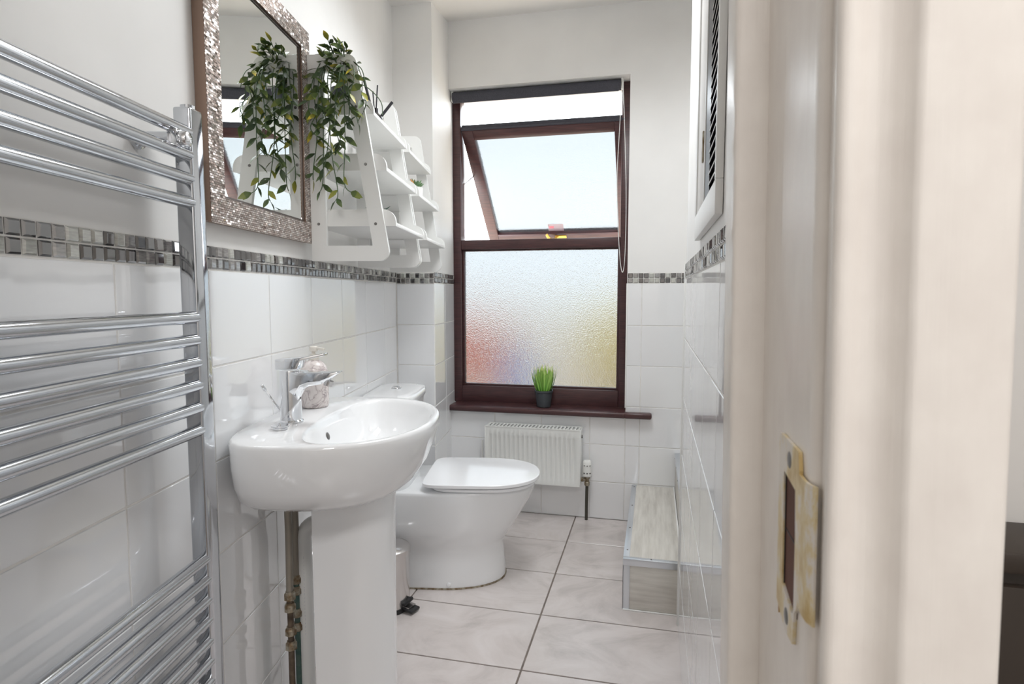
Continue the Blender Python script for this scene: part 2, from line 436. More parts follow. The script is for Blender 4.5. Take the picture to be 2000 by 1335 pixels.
# back wall round the window opening
YB = 3.03; XO = -0.133; ZS = 0.545; ZH = 2.20
b = MB()
b.cur = 0; b.box((-1.30, YB, 0), (XO, 3.30, ZS)); b.box((XO, YB, 0), (1.0, 3.30, 1.251))
b.cur = 1; b.box((XO, YB, 1.251), (1.0, 3.30, 2.62)); b.box((-1.30, YB, ZH), (XO, 3.30, 2.62)); b.box((-1.30, 3.136, ZS), (-1.07, 3.30, ZH))
wb = struct(b.build('wall_back', [M['grout'], M['paint']], smooth=False))
posB = lambda a, z: (a, YB, z)
rowsB = [1.200, 0.992, 0.791, 0.586, 0.386, 0.193, 0.0]
tile_field(wb, posB, -PI / 2, [-1.056, -0.81, -0.56, -0.31, XO], [0.540, 0.386, 0.193, 0.0])
tile_field(wb, posB, -PI / 2, [XO, -0.062], rowsB)
tile_field(wb, posB, -PI / 2, [-0.062, 0.188, 0.438, 0.688, 0.94], rowsB)
mosaic_band(wb, posB, -PI / 2, XO + 0.002, 0.94, 1.2005)
# white tile edge trim on the window reveal and at the end of the right wall
b = MB(); b.box((XO - 0.004, YB - 0.006, 0.58), (XO + 0.003, YB + 0.03, 1.20)); o = struct(b.build('trim_1', M['white_plastic'], bevel=0.001)); 
# right wall
XR = 0.100; YE = 2.085
b = MB(); b.cur = 0; b.box((XR, 0.41, 0), (XR + 0.09, YE, 1.251)); b.cur = 1; b.box((XR, 0.41, 1.251), (XR + 0.09, YE, 2.62))
wr = struct(b.build('wall_right', [M['grout'], M['paint']], smooth=False))
posR = lambda a, z: (XR, a, z)
tile_field(wr, posR, PI, [0.43, 0.71, 0.99, 1.265, 1.54, 1.815, YE], [1.200, 1.003, 0.806, 0.609, 0.412, 0.215, 0.0], wob=0.0022)
mosaic_band(wr, posR, PI, 0.44, YE, 1.2005)
b = MB(); b.box((XR - 0.006, YE - 0.002, 0.0), (XR + 0.05, YE + 0.006, 1.25)); struct(b.build('trim_2', M['white_plastic'], bevel=0.001))
# alcove, door wall, hall
b = MB(); b.box((0.94, 2.0, 0), (1.04, 3.10, 2.62)); b.box((XR + 0.09, 2.0, 0), (0.95, YE, 2.62)); struct(b.build('wall_alcove', M['paint'], smooth=False))
b = MB(); b.box((-1.05, 0.33, 0), (-0.70, 0.42, 2.62)); b.box((-0.70, 0.33, 2.06), (XR + 0.02, 0.42, 2.62)); struct(b.build('wall_front', M['paint'], smooth=False))
b = MB()
b.box((-1.35, -1.40, 0), (1.10, -1.30, 2.62)); b.box((-1.35, -1.40, 0), (-1.25, 0.42, 2.62)); b.box((-1.30, 0.33, 0), (-1.0, 0.42, 2.62))
b.box((1.0, -1.40, 0), (1.10, 0.95, 2.62)); b.box((XR + 0.09, 0.85, 0), (1.10, 0.95, 2.62))
b.box((0.106, 0.269, 2.06), (0.121, 0.42, 2.62)); b.box((0.106, 0.269, 0), (0.1195, 0.41, 2.06))
struct(b.build('wall_hall', M['hall_paint'], smooth=False))
b = MB(); b.add([(-1.4, 2.62, 2.448), (1.1, 2.62, 2.448), (1.1, 3.32, 2.588), (-1.4, 3.32, 2.588), (-1.4, 2.62, 2.70), (1.1, 2.62, 2.70), (1.1, 3.32, 2.70), (-1.4, 3.32, 2.70)],
                [(0, 3, 2, 1), (4, 5, 6, 7), (0, 1, 5, 4), (1, 2, 6, 5), (2, 3, 7, 6), (3, 0, 4, 7)])
b.box((-1.4, -1.4, 2.448), (1.1, 2.62, 2.70)); struct(b.build('ceiling', M['ceiling'], smooth=False))
# floor
b = MB(); b.box((-1.45, -1.45, -0.12), (1.15, 3.30, -0.0035)); fl = struct(b.build('floor', M['floor_grout'], smooth=False))
xs = [-1.388, -0.883, -0.378, 0.127, 0.60]; ys = [3.03 - 0.328 * k for k in range(9)]
def floor_tile_mesh(w, h): return tile_mesh('floor_tile', w, h, M['floor_tile'], 0.0035, 0.0, 0.001)
for x0, x1 in zip(xs, xs[1:]):
    for y1, y0 in zip(ys, ys[1:]):
        put_tile('floor_tile', floor_tile_mesh(y1 - y0 - 0.006, x1 - x0 - 0.006), fl, ((x0 + x1) / 2, (y0 + y1) / 2, -0.0035), (0, -PI / 2, 0)).rotation_euler = (PI / 2 * 0, -PI / 2, 0)

# ------------------------------------------------------------------ window
YF = 3.13
wn = thing('window_1', None, None, (-0.6, YF, 0.56), kind='structure')
def wbox(name, a, c, mat=None, bev=0.004, parent=None):
    m = MB(); m.box(a, c); return m.build(name, mat or M['maroon'], wn, parent=parent, bevel=bev)
D0, D1 = YF, YF + 0.075
wbox('frame_stile', (-1.068, D0, 0.556), (-1.024, D1, 2.235)); wbox('frame_stile', (-0.176, D0, 0.556), (-0.118, D1, 2.235))
wbox('bottom_rail', (-1.024, D0 + 0.002, 0.556), (-0.176, D1, 0.648)); wbox('transom', (-1.024, D0 + 0.002, 1.386), (-0.176, D1, 1.437))
wbox('head_rail', (-1.024, D0 + 0.002, 2.175), (-0.176, D1, 2.235))
m = MB()
for a, c in [((-1.024, 0.648), (-1.012, 1.386)), ((-0.188, 0.648), (-0.176, 1.386))]: m.box((a[0], D0 + 0.022, a[1]), (c[0], D0 + 0.05, c[1]))
m.box((-1.012, D0 + 0.022, 0.648), (-0.188, D0 + 0.05, 0.658)); m.box((-1.012, D0 + 0.022, 1.378), (-0.188, D0 + 0.05, 1.386))
m.build('glazing_bead', M['maroon'], wn, bevel=0.002)
m = MB(); m.box((-1.016, D0 + 0.034, 0.655), (-0.184, D0 + 0.040, 1.382)); m.build('pane', M['obscure'], wn, smooth=False)
# tilted-out casement: local p across, q down the sash, r thickness
ST = Vector((0, YF + 0.035, 2.045)); SD = Vector((0, 0.565, -0.525)).normalized(); SN = Vector((0, SD.z, -SD.y)); SL = 0.772
def sash(p, q, r): return Vector((p, 0, 0)) + ST + SD * q + SN * r
def sbox(name, p0, p1, q0, q1, r0=0.0, r1=0.05, mat=None, bev=0.003, parent=None):
    m = MB(); m.loft([[sash(p0, q0, r), sash(p1, q0, r), sash(p1, q1, r), sash(p0, q1, r)] for r in (r0, r1)])
    return m.build(name, mat or M['maroon'], wn, parent=parent, bevel=bev)
X0, X1 = -1.020, -0.160
sbox('sash_stile', X0, X0 + 0.062, 0, SL); sbox('sash_stile', X1 - 0.055, X1, 0, SL)
sbox('sash_rail', X0 + 0.062, X1 - 0.055, 0, 0.058); sbox('weather_seal', X0, X1, -0.012, 0.014, 0.01, 0.046, M['blind'], 0.002); br = sbox('sash_rail', X0 + 0.062, X1 - 0.055, SL - 0.045, SL)
sbox('pane', X0 + 0.056, X1 - 0.050, 0.052, SL - 0.040, 0.020, 0.026, M['obscure'], 0)
m = MB(); hx = -0.585
m.tube([sash(hx - 0.058, SL - 0.072, 0.085), sash(hx - 0.046, SL - 0.045, 0.092), sash(hx - 0.022, SL - 0.022, 0.084), sash(hx, SL - 0.018, 0.054)], [0.008, 0.010, 0.011, 0.010], 8)
m.build('window_handle', M['gold'], wn, parent=br)
sbox('handle_plate', hx - 0.012, hx + 0.055, SL - 0.032, SL - 0.012, 0.050, 0.056, M['gold'], 0.001, parent=br)
stk = sbox('sticker', -0.64, -0.545, SL - 0.100, SL - 0.046, 0.0264, 0.0270, M['sticker'], 0)
sbox('sticker_print', -0.633, -0.605, SL - 0.085, SL - 0.068, 0.0271, 0.0275, M['sticker_red'], 0, parent=stk)
for x in (X0 + 0.004, X1 - 0.004):
    m = MB()
    m.tube([sash(x, 0.09, 0.015), sash(x, 0.30, 0.015)], 0.004, 6)
    m.tube([sash(x, 0.30, 0.015), Vector((x, YF + 0.04, 1.74))], 0.004, 6)
    m.build('stay_arm', M['steel'], wn)
# sill
sl = struct(MB().box((-1.055, 2.985, 0.532), (-0.128, YF + 0.03, 0.562)).box((-0.14, 2.985, 0.532), (-0.004, YB + 0.002, 0.562)).build('trim_3', M['maroon'], bevel=0.010, seg=3))
# roller blind
rb = thing('roller_blind', 'dark grey roller blind rolled up at the top of the window', 'blind', (-0.62, 3.09, 2.165))
m = MB(); m.lathe([(0.026, 0), (0.026, 0.868)], (-1.048, 3.088, 2.172), 20, (1, 0, 0)); m.build('blind_roll', M['blind'], rb)
m = MB(); m.box((-1.04, 3.062, 2.136), (-0.19, 3.068, 2.172)); m.build('bottom_bar', M['blind'], rb)
for x in (-1.056, -0.180):
    m = MB(); m.box((x, 3.075, 2.150), (x + 0.012, 3.10, 2.20)); m.lathe([(0.017, 0), (0.017, 0.007)], (x + 0.003, 3.086, 2.172), 14, (1, 0, 0))
    m.build('blind_bracket', M['white_plastic'], rb, bevel=0.001)
pts = []
for k in range(60):
    t = k / 59 * 2 * PI; w = 0.022; zc = 1.715; h = 0.46
    dx = math.cos(t) * w; dz = math.sin(t)
    prof = max(0.30, 1 - abs(dz) ** 1.0 * (0.70 if dz > 0 else 0.0))
    pts.append(Vector((-0.170 + dx * prof + (0.012 if dz < 0 else 0.0) * -dz, 3.045, zc + h * dz)))
m = MB(); m.tube(pts + [pts[0]], 0.0017, 5); ch = m.build('pull_chain', M['white_plastic'], rb)
m = MB(); n = 60
for k in range(n):
    p = pts[k]; m.lathe([(0.0005, -0.0024), (0.0024, 0), (0.0005, 0.0024)], p, 6)
m.build('chain_beads', M['white_plastic'], rb, parent=ch)['kind'] = 'stuff'

# ------------------------------------------------------------------ door frame at the near right
dr = thing('door_1', None, None, (0.065, 0.33, 0), kind='structure'); dr.rotation_euler = (0, -0.0150, 0); dr.location.x += 0.0150 * 1.10
def vert_strip(poly, z0, z1, nz, jit=0.0, idx=()):
    m = MB(); rings = []
    for k in range(nz + 1):
        z = z0 + (z1 - z0) * k / nz
        rings.append([Vector((x + (random.gauss(0, jit) if i in idx else 0), y + (random.gauss(0, jit * 0.6) if i in idx else 0), z)) for i, (x, y) in enumerate(poly)])
    m.loft(rings); return m
vert_strip([(0.065, 0.279), (0.0652, 0.2735), (0.0665, 0.2695), (0.0700, 0.2675), (0.105, 0.2675), (0.105, 0.46), (0.065, 0.46)], 0, 2.06, 60, 0.00012, (0, 1, 2)).build('jamb_lining', M['gloss'], dr, ang=60)
vert_strip([(0.0470, 0.3890), (0.0482, 0.3872), (0.0505, 0.3865), (0.0655, 0.3865), (0.0655, 0.43), (0.0475, 0.43), (0.0466, 0.428), (0.0466, 0.392)], 0, 2.06, 300, 0.00018, (0, 1, 7)).build('door_stop', M['gloss'], dr, ang=50)
arch = [(0.0685, 0.2675), (0.0680, 0.2600), (0.0665, 0.2555), (0.0660, 0.2515), (0.0672, 0.2485), (0.0695, 0.2472), (0.0720, 0.2474), (0.0745, 0.2486),
        (0.0775, 0.2490), (0.0805, 0.2478), (0.0835, 0.2452), (0.0858, 0.2415), (0.0872, 0.2382), (0.0884, 0.2362), (0.0902, 0.2355), (0.1170, 0.2355), (0.1190, 0.2362), (0.1202, 0.2385), (0.1205, 0.2675)]
vert_strip(arch, 0, 2.10, 40, 0.00008, (2, 3, 4)).build('architrave', M['gloss'], dr, ang=60)
m = MB(); m.box((-0.70, 0.27, 0), (-0.665, 0.46, 2.06)); m.build('jamb_lining', M['gloss'], dr, bevel=0.003)
m = MB(); m.box((-0.70, 0.27, 2.03), (0.105, 0.46, 2.06)); m.build('head_lining', M['gloss'], dr, bevel=0.003)
m = MB(); m.box((-0.76, 0.245, 0), (-0.69, 0.27, 2.10)); m.build('architrave', M['gloss'], dr, bevel=0.004)
# strike plate on the rebate
sp = MB()
yz = lambda y, z, t: Vector((0.065 - t, y, z))
zo0, zo1 = 0.986, 1.080
outer = [(0.3265, zo0 + 0.006), (0.3265, zo1 - 0.003), (0.3240, zo1), (0.2850, zo1), (0.2830, 1.072), (0.2830, 1.008), (0.2880, 1.004), (0.2900, zo0 + 0.002), (0.3050, zo0)]
hole = [(0.3145, 1.006), (0.3145, 1.0630), (0.2900, 1.0610), (0.2885, 1.040), (0.2890, 1.0035), (0.2930, 1.0015)]
holed(sp, outer, [hole], yz, 0.0001, 0.0018)
plate = sp.build('strike_plate', M['strike'], dr, smooth=False)
m = MB(); m.loft([[Vector((0.0632 + dx, 0.2835 + dy, z)) for dx, dy in [(0, 0), (0.0001, -0.010), (0.0006, -0.0150), (0.0024, -0.0190), (0.0034, -0.0188), (0.0018, -0.0142), (0.0012, -0.010), (0.0014, 0)]] for z in (1.0105, 1.012, 1.0690, 1.0705)])
m.build('strike_lip', M['strike'], dr, parent=plate)
m = MB(); m.box((0.0646, 0.2880, 1.0010), (0.0652, 0.3150, 1.0635)); m.build('mortice', M['timber_raw'], dr, parent=plate, smooth=False)
m = MB(); m.box((0.0643, 0.2885, 1.0340), (0.0647, 0.3140, 1.0346)); m.box((0.0640, 0.3140, 1.0015), (0.0650, 0.3146, 1.063)); m.build('mortice_shadow_gap', M['black_plastic'], dr, parent=plate, smooth=False)
m = MB(); m.loft([[Vector((0.0642, 0.3265, z)), Vector((0.0648, 0.3290 + random.uniform(0, 0.0015), z)), Vector((0.0652, 0.3290, z)), Vector((0.0652, 0.3265, z))] for z in [0.984 + k * 0.0085 for k in range(12)]])
m.build('rusty_edge', M['rust'], dr, parent=plate)
for zz, ys_ in ((1.0715, 0.3030), (0.9945, 0.3030)):
    m = MB(); m.lathe([(0.0001, 0.0004), (0.0035, 0.0003), (0.0041, 0.0), (0.0041, -0.001)], (0.0632, ys_, zz), 16, (-1, 0, 0)); sc = m.build('screw', M['screw'], dr, parent=plate)
# hall cupboard seen past the architrave
cb = thing('hall_cupboard', 'dark wooden cupboard in the hall past the right door frame', 'cupboard', (0.6, 0.72, 0))
m = MB(); m.box((0.215, 0.755, 0.0), (0.98, 0.846, 0.845)); m.build('carcass', M['cupboard'], cb, bevel=0.003)
m = MB(); m.box((0.205, 0.740, 0.845), (0.985, 0.846, 0.870)); m.build('top', M['cupboard'], cb, bevel=0.004)
for x in (0.225, 0.602):
    m = MB(); m.box((x, 0.743, 0.06), (x + 0.365, 0.755, 0.83)); d = m.build('door', M['cupboard'], cb, bevel=0.002)
    m = MB(); m.lathe([(0.006, 0), (0.006, 0.012), (0.012, 0.014), (0.012, 0.022), (0.004, 0.026)], (x + 0.335 if x < 0.5 else x + 0.03, 0.743, 0.5), 14, (0, -1, 0)); m.build('knob', M['brass_old'], cb, parent=d)

# ------------------------------------------------------------------ towel radiator
tr = thing('towel_radiator', 'chrome ladder towel radiator with horizontal bars on left wall', 'radiator', (0.0, 0.8, 0.36), 'L')
for s0 in (1.054, 0.558):
    m = MB(); m.box((0.046, s0, 0.34), (0.078, s0 + 0.040, 1.478)); p = m.build('post', M['rail_chrome'], tr, bevel=0.004, seg=3)
    m = MB(); m.lathe([(0.012, 0), (0.012, 0.006), (0.006, 0.008)], (0.062, s0 + 0.020, 1.478), 16); m.build('end_plug', M['rail_chrome'], tr, parent=p)
zb = [1.434, 1.394, 1.353, 1.312] + [1.107, 1.066, 1.025, 0.983, 0.942, 0.900] + [0.655, 0.615, 0.575, 0.535, 0.495, 0.455, 0.415, 0.375]
for z in zb:
    pts = []
    for k in range(2):
        s = 0.575 + (1.060 - 0.575) * k; q = (s - 0.785) / 0.275
        pts.append((0.068, s, z))
    m = MB(); m.tube(pts, 0.0112, 16); m.build('bar', M['rail_chrome'], tr)
for s0, z in ((1.018, 1.413), (0.600, 1.413), (1.018, 0.375), (0.600, 0.375)):
    m = MB(); m.lathe([(0.017, 0), (0.017, 0.006), (0.0125, 0.008), (0.0125, 0.062)], (0.0035, s0, z), 18, (1, 0, 0)); k = m.build('wall_bracket', M['rail_chrome'], tr)
    m = MB(); m.box((0.060, s0 - 0.006, z - 0.020), (0.078, s0 + 0.012, z + 0.020)); m.lathe([(0.013, 0), (0.015, 0.004), (0.012, 0.016), (0.002, 0.019)], (0.078, s0 + 0.003, z), 16, (1, 0, 0)); m.build('clamp', M['chrome'], tr, parent=k, bevel=0.001)

# ------------------------------------------------------------------ mirror
mr = thing('wall_mirror', 'rectangular mirror in a sparkling silver mosaic frame on the left wall', 'mirror', (0.0, 1.472, 1.297), 'L')
S0, S1, Z0, Z1, FW = 1.202, 1.748, 1.295, 1.888, 0.056
m = MB(); m.box((0.001, S0 + 0.003, Z0 + 0.003), (0.019, S1 - 0.003, Z1 - 0.003)); m.build('backing', M['frame_side'], mr, smooth=False)
m = MB(); holed(m, [(S0, Z0), (S1, Z0), (S1, Z1), (S0, Z1)], [[(S0 + FW, Z0 + FW), (S1 - FW, Z0 + FW), (S1 - FW, Z1 - FW), (S0 + FW, Z1 - FW)]], lambda s, z, t: Vector((t, s, z)), 0.0192, 0.0262); m.build('frame_body', M['frame_side'], mr, smooth=False)
qs = [[(S0, Z0), (S1, Z0), (S1 - FW, Z0 + FW), (S0 + FW, Z0 + FW)], [(S1, Z0), (S1, Z1), (S1 - FW, Z1 - FW), (S1 - FW, Z0 + FW)],
      [(S1, Z1), (S0, Z1), (S0 + FW, Z1 - FW), (S1 - FW, Z1 - FW)], [(S0, Z1), (S0, Z0), (S0 + FW, Z0 + FW), (S0 + FW, Z1 - FW)]]
for q in qs:
    m = MB(); m.prism(q, lambda s, z, t: Vector((t, s, z)), 0.0264, 0.0274); m.build('frame_rail', M['frame_mosaic'], mr, smooth=False)
a0, a1, c0, c1 = S0 + FW, S1 - FW, Z0 + FW, Z1 - FW
m = MB(); holed(m, [(a0, c0), (a1, c0), (a1, c1), (a0, c1)], [[(a0 + .006, c0 + .006), (a1 - .006, c0 + .006), (a1 - .006, c1 - .006), (a0 + .006, c1 - .006)]], lambda s, z, t: Vector((t, s, z)), 0.0192, 0.0228)
m.build('inner_lip', M['dark_inner'], mr, smooth=False)
m = MB(); m.box((0.0192, a0 + .006, c0 + .006), (0.0205, a1 - .006, c1 - .006)); m.build('mirror_glass', M['mirror'], mr, smooth=False)

# ------------------------------------------------------------------ ladder shelf units
def arc(cx, cy, r, a0, a1, n=6):
    return [(cx + r * math.cos(math.radians(a0 + (a1 - a0) * k / n)), cy + r * math.sin(math.radians(a0 + (a1 - a0) * k / n))) for k in range(n + 1)]
UZ = lambda s0: (lambda u, z, t: Vector((u, s0 + t, z)))
TRAYS = [(1.345, 0.272), (1.503, 0.247), (1.660, 0.213)]
def shelf_unit(s0, s1, label):
    t = thing('ladder_shelf', label, 'shelf', (0.03, (s0 + s1) / 2, 1.244), 'L', 'white ladder shelf units')
    T = 0.013
    outer = arc(0.226, 1.272, 0.028, -90, 8, 6) + arc(0.142, 1.795, 0.028, 8, 90, 5) + [(0.028, 1.823), (0.028, 1.244)]
    hole = [(0.072, 1.288), (0.207, 1.288), (0.131, 1.775), (0.072, 1.775)]
    for so in (s0, s1 - T):
        m = MB(); holed(m, outer, [hole], UZ(so), 0, T); m.build('side_frame', M['white_wood'], t, smooth=False)
    for z, uf in TRAYS:
        m = MB(); m.box((0.030, s0 + T + 0.013, z), (uf - 0.002, s1 - T - 0.013, z + 0.012)); m.build('tray', M['white_wood'], t, bevel=0.0012)
        for so in (s0 + T, s1 - 2 * T):
            pr = [(0.030, z)] + [(uf, z)] + arc(uf - 0.036, z + 0.012, 0.036, 0, 90, 6) + [(0.030, z + 0.048)]
            m = MB(); m.prism(pr, UZ(so), 0.0003, T - 0.0003); bd = m.build('tray_side', M['white_wood'], t, ang=25)
    for z in (1.350, 1.518, 1.678):
        for u in (0.050, 0.226 - (z - 1.288) * 0.155):
            m = MB(); m.lathe([(0.0001, 0.0012), (0.0040, 0.001), (0.0044, 0)], (u, s0, z), 12, (0, -1, 0)); m.build('screw', M['screw'], t)
    return t
shelf_unit(1.728, 2.172, 'white wooden three-tier ladder shelf beside the mirror, holding the trailing plant')
shelf_unit(2.186, 2.630, 'white wooden three-tier ladder shelf nearest the window, holding the small succulent')

# ------------------------------------------------------------------ washbasin
def superD(u0, u1, hw, sc, z, nb=4.5, nf=2.3, n=56, mid=0.42):
    uc = u0 + (u1 - u0) * mid; pts = []
    for k in range(n):
        a = 2 * PI * k / n; c, s = math.cos(a), math.sin(a)
        e = nf if c >= 0 else nb; A = (u1 - uc) if c >= 0 else (uc - u0)
        pts.append(Vector((uc + A * math.copysign(abs(c) ** (2 / e), c), sc + hw * math.copysign(abs(s) ** (2 / e), s), z)))
    return pts
BS = 1.468
wbn = thing('washbasin', 'white ceramic pedestal washbasin on the left wall below the mirror', 'basin', (0.0, BS, 0), 'L')
def polar(z, inset, basin=None, sc=1.0):
    """rim outline inset by a margin, or the basin opening kept inside it, as rays from one centre"""
    u0, u1, hw = 0.004 + inset, 0.434 - inset, 0.302 - inset; uc = 0.004 + 0.43 * 0.40; pts = []; c0 = 0.275
    def F(u, d):
        e = 2.25 if u >= uc else 3.6; A = (u1 - uc) if u >= uc else (uc - u0)
        return abs((u - uc) / A) ** e + abs(d / hw) ** e - 1
    for k in range(72):
        a = 2 * PI * k / 72; c, q = math.cos(a), math.sin(a); lo, hi = 0.0, 0.6
        for _ in range(40):
            m_ = (lo + hi) / 2
            if F(c0 + c * m_, q * m_) < 0: lo = m_
            else: hi = m_
        r = lo
        if basin:
            A = basin[0] if c < 0 else 0.30; rb = (abs(c / A) ** 2.4 + abs(q / basin[1]) ** 2.4) ** (-1 / 2.4); n = 9
            r = (r ** -n + rb ** -n) ** (-1 / n)
        pts.append(Vector((c0 + c * r * sc, BS + q * r * sc, z)))
    return pts
m = MB()
def ext(u1, hw, z):
    return [Vector((max(0.004, 0.004 + (p.x - 0.004) * (u1 - 0.004) / 0.43), BS + (p.y - BS) * hw / 0.302, z)) for p in polar(z, 0)]
bas = (0.128, 0.30)
rings = [ext(0.335, 0.165, 0.662), ext(0.350, 0.205, 0.672), ext(0.378, 0.250, 0.696), ext(0.404, 0.280, 0.733), ext(0.423, 0.296, 0.780), polar(0.815, 0.001), polar(0.832, 0.0),
         polar(0.838, 0.002), polar(0.841, 0.006), polar(0.8405, 0.013, bas), polar(0.838, 0.017, (0.125, 0.296)), polar(0.830, 0.022, (0.121, 0.29)),
         polar(0.800, 0.034, (0.112, 0.27)), polar(0.765, 0.052, (0.098, 0.25)), polar(0.735, 0.06, (0.09, 0.24), 0.78), polar(0.722, 0.06, (0.09, 0.24), 0.45), polar(0.717, 0.06, (0.09, 0.24), 0.12)]
m.loft(rings); bw = m.build('bowl', M['ceramic'], wbn, ang=70)
m = MB(); m.lathe([(0.0001, 0.003), (0.022, 0.003), (0.025, 0.001), (0.025, 0)], (0.270, BS + 0.004, 0.7165), 20); m.build('drain', M['chrome'], wbn, parent=bw)
m = MB(); m.lathe([(0.0001, 0.0015), (0.0075, 0.0012), (0.0095, 0)], (0.1655, BS - 0.02, 0.797), 18, (0.95, 0, 0.3)); m.build('overflow_hole', M['screw'], wbn, parent=bw)
def pedr(z, k=1.0, back=0.0):
    pts = []; uc = 0.222; r = 0.102 * k
    for j in range(33):
        a = math.radians(-90 + 180 * j / 32); pts.append(Vector((uc + r * math.cos(a), BS + r * 0.98 * math.sin(a), z)))
    pts += [Vector((0.150 + back, BS + r * 0.98, z)), Vector((0.150 + back, BS - r * 0.98, z))]
    return pts
m = MB(); m.loft([pedr(0.0, 1.02), pedr(0.02, 1.02), pedr(0.10, 0.98), pedr(0.40, 0.99), pedr(0.60, 1.0), pedr(0.668, 1.03)])
m.build('pedestal', M['ceramic'], wbn, ang=40)
# tap
tp = thing('mixer_tap', 'chrome single-lever mixer tap on the white washbasin', 'tap', (0.092, 1.402, 0.841), 'L')
tx, ts, tz = 0.092, 1.405, 0.841
m = MB(); m.lathe([(0.0285, 0), (0.0285, 0.004), (0.0255, 0.007), (0.0245, 0.05), (0.0245, 0.122), (0.0235, 0.126)], (tx, ts, tz), 32); bd = m.build('body', M['chrome'], tp)
m = MB()
m.loft([[Vector((u, ts + w * q, tz + z)) for q, z in [(-1, zt), (1, zt), (1, zt - h * 0.7), (0.55, zt - h), (-0.55, zt - h), (-1, zt - h * 0.7)]]
        for u, w, zt, h in [(tx - 0.010, 0.023, 0.124, 0.070), (tx + 0.022, 0.0235, 0.124, 0.068), (tx + 0.032, 0.0235, 0.123, 0.044), (tx + 0.050, 0.0230, 0.122, 0.033), (tx + 0.080, 0.0220, 0.121, 0.027), (tx + 0.102, 0.021, 0.122, 0.016), (tx + 0.122, 0.018, 0.124, 0.003)]])
m.build('spout', M['chrome'], tp, bevel=0.002)
m = MB(); m.lathe([(0.0105, 0), (0.0105, 0.012)], (tx + 0.092, ts, tz + 0.090), 16, (0.35, 0, 1)); m.build('aerator', M['steel'], tp)
m = MB(); m.loft([[Vector((u, ts + q * w, tz + z)) for q, z in [(-1, zt), (1, zt), (1, zt - h), (-1, zt - h)]] for u, w, zt, h in
        [(tx - 0.026, 0.0235, 0.154, 0.025), (tx + 0.026, 0.0235, 0.157, 0.027), (tx + 0.034, 0.0210, 0.158, 0.008), (tx + 0.088, 0.015, 0.168, 0.006)]])
m.build('lever', M['chrome'], tp, bevel=0.0015)
m = MB(); m.tube([(tx - 0.020, ts - 0.004, tz + 0.022), (tx - 0.048, ts - 0.034, tz + 0.085)], 0.0022, 8); m.lathe([(0.0022, 0), (0.0042, 0.003), (0.0042, 0.016), (0.003, 0.018)], (tx - 0.046, ts - 0.032, tz + 0.080), 10, (-0.36, -0.38, 0.83)); m.build('waste_knob', M['chrome'], tp)
pg = MB(); pg.lathe([(0.016, 0), (0.016, 0.004), (0.010, 0.0045), (0.010, 0.006), (0.0205, 0.0065), (0.0205, 0.0095), (0.006, 0.011), (0.0035, 0.011), (0.0035, 0.016), (0.0005, 0.017)], (0, 0, 0), 24)
o = pg.build('basin_plug', M['chrome']); o.location = LW(0.100, 1.325, 0.8412); o.rotation_euler = (0, 0, ANG)
o['label'] = 'round chrome plug cap on the washbasin deck beside the tap'; o['category'] = 'plug'
# soap bottle
sb = thing('soap_dispenser', 'pink marbled pump soap bottle on the washbasin behind the tap', 'soap bottle', (0.072, 1.602, 0.8415), 'L')
su, ss, sz = 0.074, 1.602, 0.8412
m = MB(); m.lathe([(0.034, 0), (0.0365, 0.003), (0.0375, 0.01), (0.0375, 0.085), (0.0365, 0.098), (0.032, 0.112), (0.024, 0.122), (0.014, 0.128), (0.0125, 0.130)], (su, ss, sz), 32); bt = m.build('bottle', M['marble'], sb, ang=60)
m = MB(); m.lathe([(0.0135, 0), (0.0135, 0.014), (0.009, 0.016), (0.005, 0.017), (0.005, 0.026)], (su, ss, sz + 0.128), 20); m.build('collar', M['soap_gold'], sb)
m = MB(); m.lathe([(0.010, 0), (0.011, 0.004), (0.011, 0.012), (0.008, 0.015)], (su, ss, sz + 0.152), 18); m.obox((su + 0.014, ss, sz + 0.160), (0.030, 0.010, 0.007), Matrix.Rotation(0.18, 3, 'Y')); m.build('pump_head', M['soap_gold'], sb, bevel=0.001)
m = MB()
def onb(a, z, w, h):
    r = 0.0378; p = [Vector((su + r * math.cos(q), ss + r * math.sin(q), sz + zz)) for q, zz in ((a - w, z), (a + w, z), (a + w, z + h), (a - w, z + h))]
    m.add(p, [(0, 1, 2, 3)])
for k in range(6): onb(-1.0 + k * 0.14, 0.083 + 0.002 * (k % 2), 0.018, 0.006)
for k in range(11): onb(-0.42 + 0.02 * (k % 3), 0.078 - k * 0.0046, 0.10 + 0.05 * (k % 2), 0.0009)
m.build('print', M['ink'], sb, parent=bt, smooth=False)
# plumbing below the basin
pl = thing('supply_pipes', 'pair of braided hoses and tarnished pipes beside the white pedestal', 'pipes', (0.06, 1.45, 0), 'L')
for du, ds, mt, low in ((0.066, 1.425, M['copper_old'], 0.0), (0.046, 1.512, M['green_pipe'], 0.0)):
    m = MB(); m.tube([(du, ds, 0.70), (du, ds + 0.004, 0.55), (du, ds, 0.40)], 0.0088, 12); m.build('braided_hose', M['hose'], pl)
    m = MB(); m.tube([(du, ds, 0.40), (du, ds, 0.0)], 0.0078, 12); m.build('riser_pipe', mt, pl)
    for z0 in (0.392, 0.362, 0.300, 0.262):
        m = MB(); m.lathe([(0.010, 0), (0.0145, 0.003), (0.0145, 0.016), (0.011, 0.020), (0.011, 0.024)], (du, ds, z0 - 0.01), 8); m.build('fitting_nut', M['brass_old'], pl)
wp = thing('waste_pipe', 'white plastic waste pipe behind the washbasin pedestal', 'pipe', (0.06, 1.535, 0), 'L')
pts = [(0.205, 1.530, 0.545)] + [(0.110 - 0.048 * math.sin(math.radians(a)), 1.530, 0.497 + 0.048 * math.cos(math.radians(a))) for a in range(0, 91, 10)] + [(0.062, 1.530, 0.0)]
m = MB(); m.tube(pts, 0.0205, 18); w = m.build('pipe', M['pvc'], wp)
m = MB()
